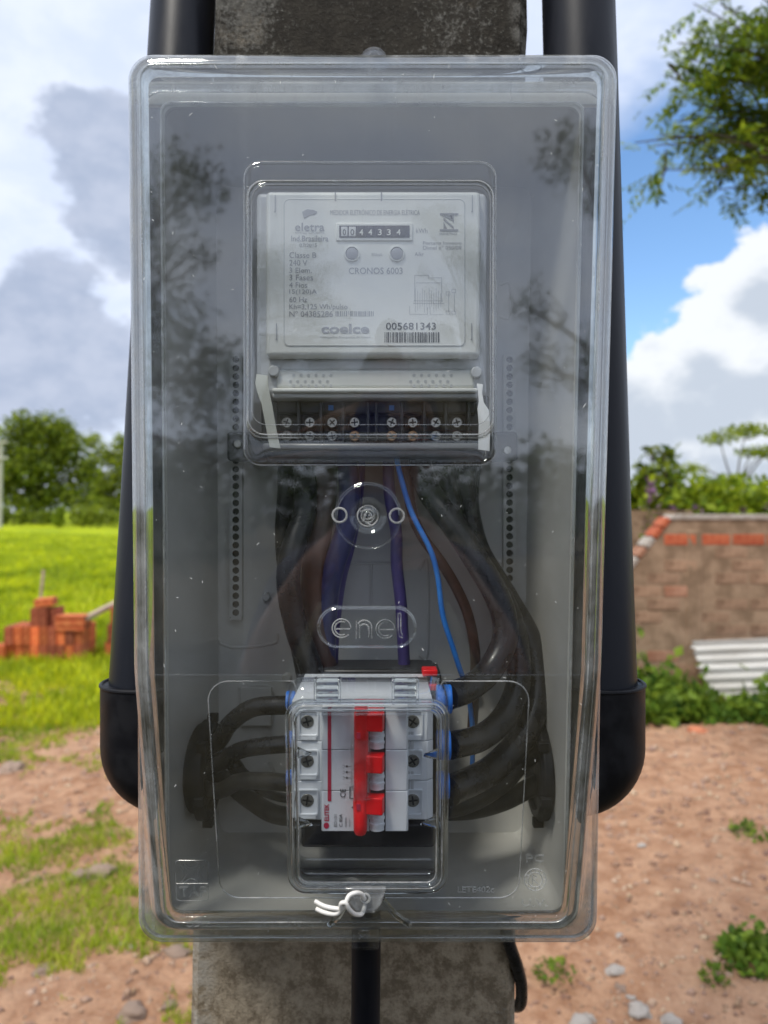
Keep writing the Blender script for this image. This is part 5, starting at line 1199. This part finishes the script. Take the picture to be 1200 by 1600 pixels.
for a in ((1000, 1564, .034, m_stoneA, 'largest whitish stone near the lower edge of the soil', 1), (1048, 1580, .026, m_stoneA, 'pale angular stone beside the largest whitish one', 2), (905, 1588, .030, m_stoneA, 'whitish stone nearest the lower end of the slim cable', 3), (921, 1579, .016, m_stoneA, 'small round white stone touching the one near the slim cable', 4),
          (962, 1506, .026, m_stoneA, 'dusty pale stone above the largest whitish one', 5), (969, 1528, .018, m_stoneB, 'pinkish stone just below the dusty pale one', 6), (985, 1541, .012, m_stoneA, 'tiny white pebble between the pinkish and largest stones', 7), (968, 1461, .013, m_stoneA, 'small white pebble alone on the soil level with the box bottom', 8),
          (1115, 1370, .014, m_stoneB, 'small orange pebble far out on the bare soil', 9), (1002, 1323, .016, m_stoneA, 'pale pebble by itself below the conduit elbow', 10), (206, 1576, .040, m_stoneB, 'flat tan stone at the lower corner near the pole', 11), (275, 1482, .038, m_stoneB, 'tan stone under the corner of the box beside the pole', 12),
          (192, 1478, .010, m_stoneA, 'pair pebble, whiter one, on the soil by the grass', 13), (203, 1481, .009, m_stoneA, 'pair pebble, smaller one, on the soil by the grass', 14), (70, 1515, .030, m_stoneB, 'brown stone sunk beside the lowest grass patch', 15), (15, 1200, .075, m_stoneB, 'broad brown clod at the picture edge under the brick pile', 16),
          (150, 1368, .060, m_stoneB, 'long brown clod between the grass patches', 17), (120, 1378, .045, m_stoneB, 'second brown clod beside the long one', 18), (1090, 1137, .05, pmat('brick_shard', (.5, .16, .07), (.55, .22, .12), rough=.9, scale=20), 'orange brick shard in front of the wall weeds', 19), (265, 1572, .018, m_stoneB, 'small tan pebble close to the pole foot', 20)): stone(*a)
# crumbs of soil
cr = []
n = 16000; Yc = 1.8*(7/1.8)**rng.random(n); Xc = rng.uniform(-.55, .55, n)*Yc; gm_ = grass_mask(Xc, Yc) < .4; Xc, Yc = Xc[gm_], Yc[gm_]; n = len(Xc); Zc = height(Xc, Yc)
s = (.0025+.014*rng.random(n)**4)*np.clip(Yc/2.5, 1, 1.6); ov = np.array([[1, 0, 0], [-1, 0, 0], [0, 1, 0], [0, -1, 0], [0, 0, .8], [0, 0, -.5]]); co = (np.stack([Xc, Yc, Zc], -1)[:, None, :]+(ov[None]*(1+.5*rng.normal(0, 1, (n, 6, 1)).clip(-1, 1)))*s[:, None, None]).reshape(-1, 3)
tf = np.array([[0, 2, 4], [2, 1, 4], [1, 3, 4], [3, 0, 4], [2, 0, 5], [1, 2, 5], [3, 1, 5], [0, 3, 5]]); fc = (np.arange(n)[:, None, None]*6+tf[None]).reshape(-1, 3)
me = bpy.data.meshes.new('soil_crumbs'); np_mesh(me, co, fc); me.materials.append(pmat('soil_crumb', (.26, .15, .095), (.46, .32, .23), rough=.95, scale=3, island=.5)); o = bpy.data.objects.new('soil_crumbs', me); COL.objects.link(o); tag(o, 'crumbs and grit scattered over the reddish soil', 'soil crumbs', kind='stuff')
# ------------------------------------------------------------------ the person taking the picture, seen only mirrored in the cover
m_skin = pmat('brown_skin', (.20, .105, .070), (.25, .14, .095), rough=.5, scale=40)
m_shirt = pmat('dark_shirt', (.018, .018, .030), (.035, .034, .050), rough=.85, scale=30, bump=.002, bscale=25)
m_trous = pmat('dark_trousers', (.022, .022, .026), (.038, .036, .038), rough=.85, scale=30, bump=.002, bscale=20)
m_shoe = pmat('shoe_leather', (.03, .022, .018), rough=.5)
m_hair = pmat('black_hair', (.010, .009, .008), (.02, .018, .016), rough=.6, scale=120, bump=.002, bscale=300, stretch=(1, 1, .2))
YP = -.46
def skin_body():
    V, Eg, Rd = [], [], []
    def vtx(p, r, par=None):
        V.append(p); Rd.append(r if isinstance(r, tuple) else (r, r))
        if par is not None: Eg.append((par, len(V)-1))
        return len(V)-1
    pel = vtx((0, YP, .93), (.155, .115))
    ab = vtx((0, YP-.005, 1.08), (.150, .110), pel); ch = vtx((0, YP, 1.25), (.165, .118), ab); sh = vtx((0, YP+.005, 1.39), (.120, .085), ch)
    nk = vtx((0, YP+.015, 1.475), (.058, .058), sh); ja = vtx((0, YP+.035, 1.545), (.066, .078), nk); hd = vtx((0, YP+.030, 1.625), (.077, .095), ja); tp = vtx((0, YP+.02, 1.69), (.058, .070), hd)
    for s in (-1, 1):
        a = vtx((s*.165, YP, 1.385), .062, sh); el = vtx((s*.235, YP+.10, 1.165), .045, a); fa = vtx((s*.175, YP+.22, 1.30), .040, el); wr = vtx((s*.095, YP+.335, 1.425), .029, fa)
        pm = vtx((s*.066, YP+.385, 1.455), (.034, .017), wr)
        for i in range(4):
            b0 = Vector((s*.052, YP+.408, 1.432+i*.018)); m1 = vtx(tuple(b0), .0092, pm); m2 = vtx((s*.040, YP+.432, 1.430+i*.0185), .0085, m1); vtx((s*.018, YP+.440, 1.428+i*.018), .0075, m2)
        t1 = vtx((s*.046, YP+.385, 1.430), .0105, pm); vtx((s*.024, YP+.396, 1.436), .009, t1)
        hp = vtx((s*.095, YP, .86), .095, pel); kn = vtx((s*.105, YP+.015, .49), .062, hp); cf = vtx((s*.108, YP-.01, .33), .056, kn); an = vtx((s*.11, YP-.01, .10), .042, cf); ft = vtx((s*.118, YP+.07, .045), (.045, .036), an); vtx((s*.124, YP+.16, .035), (.038, .026), ft)
    me = bpy.data.meshes.new('person'); me.from_pydata(V, Eg, []); o = bpy.data.objects.new('person', me); COL.objects.link(o)
    sm = o.modifiers.new('skin', 'SKIN'); sm.use_smooth_shade = True; ss_ = o.modifiers.new('sub', 'SUBSURF'); ss_.levels = 2; ss_.render_levels = 2
    if not me.skin_vertices: me.skin_vertices  # layer is made with the modifier
    for i_, r_ in enumerate(Rd): me.skin_vertices[0].data[i_].radius = r_; me.skin_vertices[0].data[i_].use_root = (i_ == 0)
    dg = bpy.context.evaluated_depsgraph_get(); m2 = bpy.data.meshes.new_from_object(o.evaluated_get(dg)); bpy.data.objects.remove(o)
    m2.materials.clear()
    for mt in (m_skin, m_shirt, m_trous, m_shoe): m2.materials.append(mt)
    for v in m2.vertices:                               # brow, nose and chin pulled out of the head
        x, y, z = v.co
        if z > 1.5 and y > YP+.08 and abs(x) < .05:
            v.co.y += .018*math.exp(-((x/.010)**2+((z-1.600)/.016)**2))+.006*math.exp(-((x/.030)**2+((z-1.548)/.012)**2))+.006*math.exp(-((z-1.640)/.010)**2)-.007*math.exp(-(((abs(x)-.030)/.012)**2+((z-1.622)/.010)**2))
    for p in m2.polygons:
        x, y, z = p.center; p.use_smooth = True
        sleeve = abs(x) > .13 and z > 1.0 and y < YP+.18
        p.material_index = 3 if z < .085 else (2 if z < .96 else (1 if (z < 1.44 and y < YP+.135 and abs(x) < .2) or sleeve or (z < 1.40 and y < YP+.15) else 0))
    o = bpy.data.objects.new('person', m2); COL.objects.link(o); return o
person = skin_body()
tag(person, 'person in a dark shirt and trousers raising both hands, mirrored in the cover', 'person')
mb = MB(); rings = []
for z, a, b_, yo in ((1.60, .084, .070, -.028), (1.64, .086, .085, -.018), (1.675, .080, .090, -.006), (1.705, .062, .074, 0), (1.725, .034, .042, 0), (1.731, .008, .010, 0)):
    rings.append([(a*math.cos(t), YP+.02+yo+b_*math.sin(t), z+.012*noise.noise(Vector((math.cos(t)*3, math.sin(t)*3, z*20)))) for t in np.linspace(0, 2*math.pi, 25)[:-1]])
mb.loft(rings, 0, True, True, True).build('hair', m_hair, person)
for s in (-1, 1):
    mb = MB(); mb.tube(smoothpath([(s*.078, YP+.03, 1.585), (s*.088, YP+.018, 1.60), (s*.090, YP+.01, 1.625), (s*.084, YP+.022, 1.645), (s*.078, YP+.035, 1.63)], 4), .007, 8); mb.build('ear', m_skin, person)
    mb = MB(); mb.tube([(s*.030, YP+.118, 1.622), (s*.030, YP+.122, 1.622)], [.010, .006], 10); mb.build('eye', m_hair, person)
ph = MB(); ph.prism(rpoly([(-.060, CZ-.132), (.014, CZ-.132), (.014, CZ+.016), (-.060, CZ+.016)], .010, 6), -.0105, -.0025)
tag(ph.build('mobile_phone', pmat('phone_shell', (.02, .03, .12), (.03, .04, .15), rough=.3, scale=20), bevel=.0015), 'dark blue mobile phone held up in front of the person, mirrored in the cover', 'mobile phone')
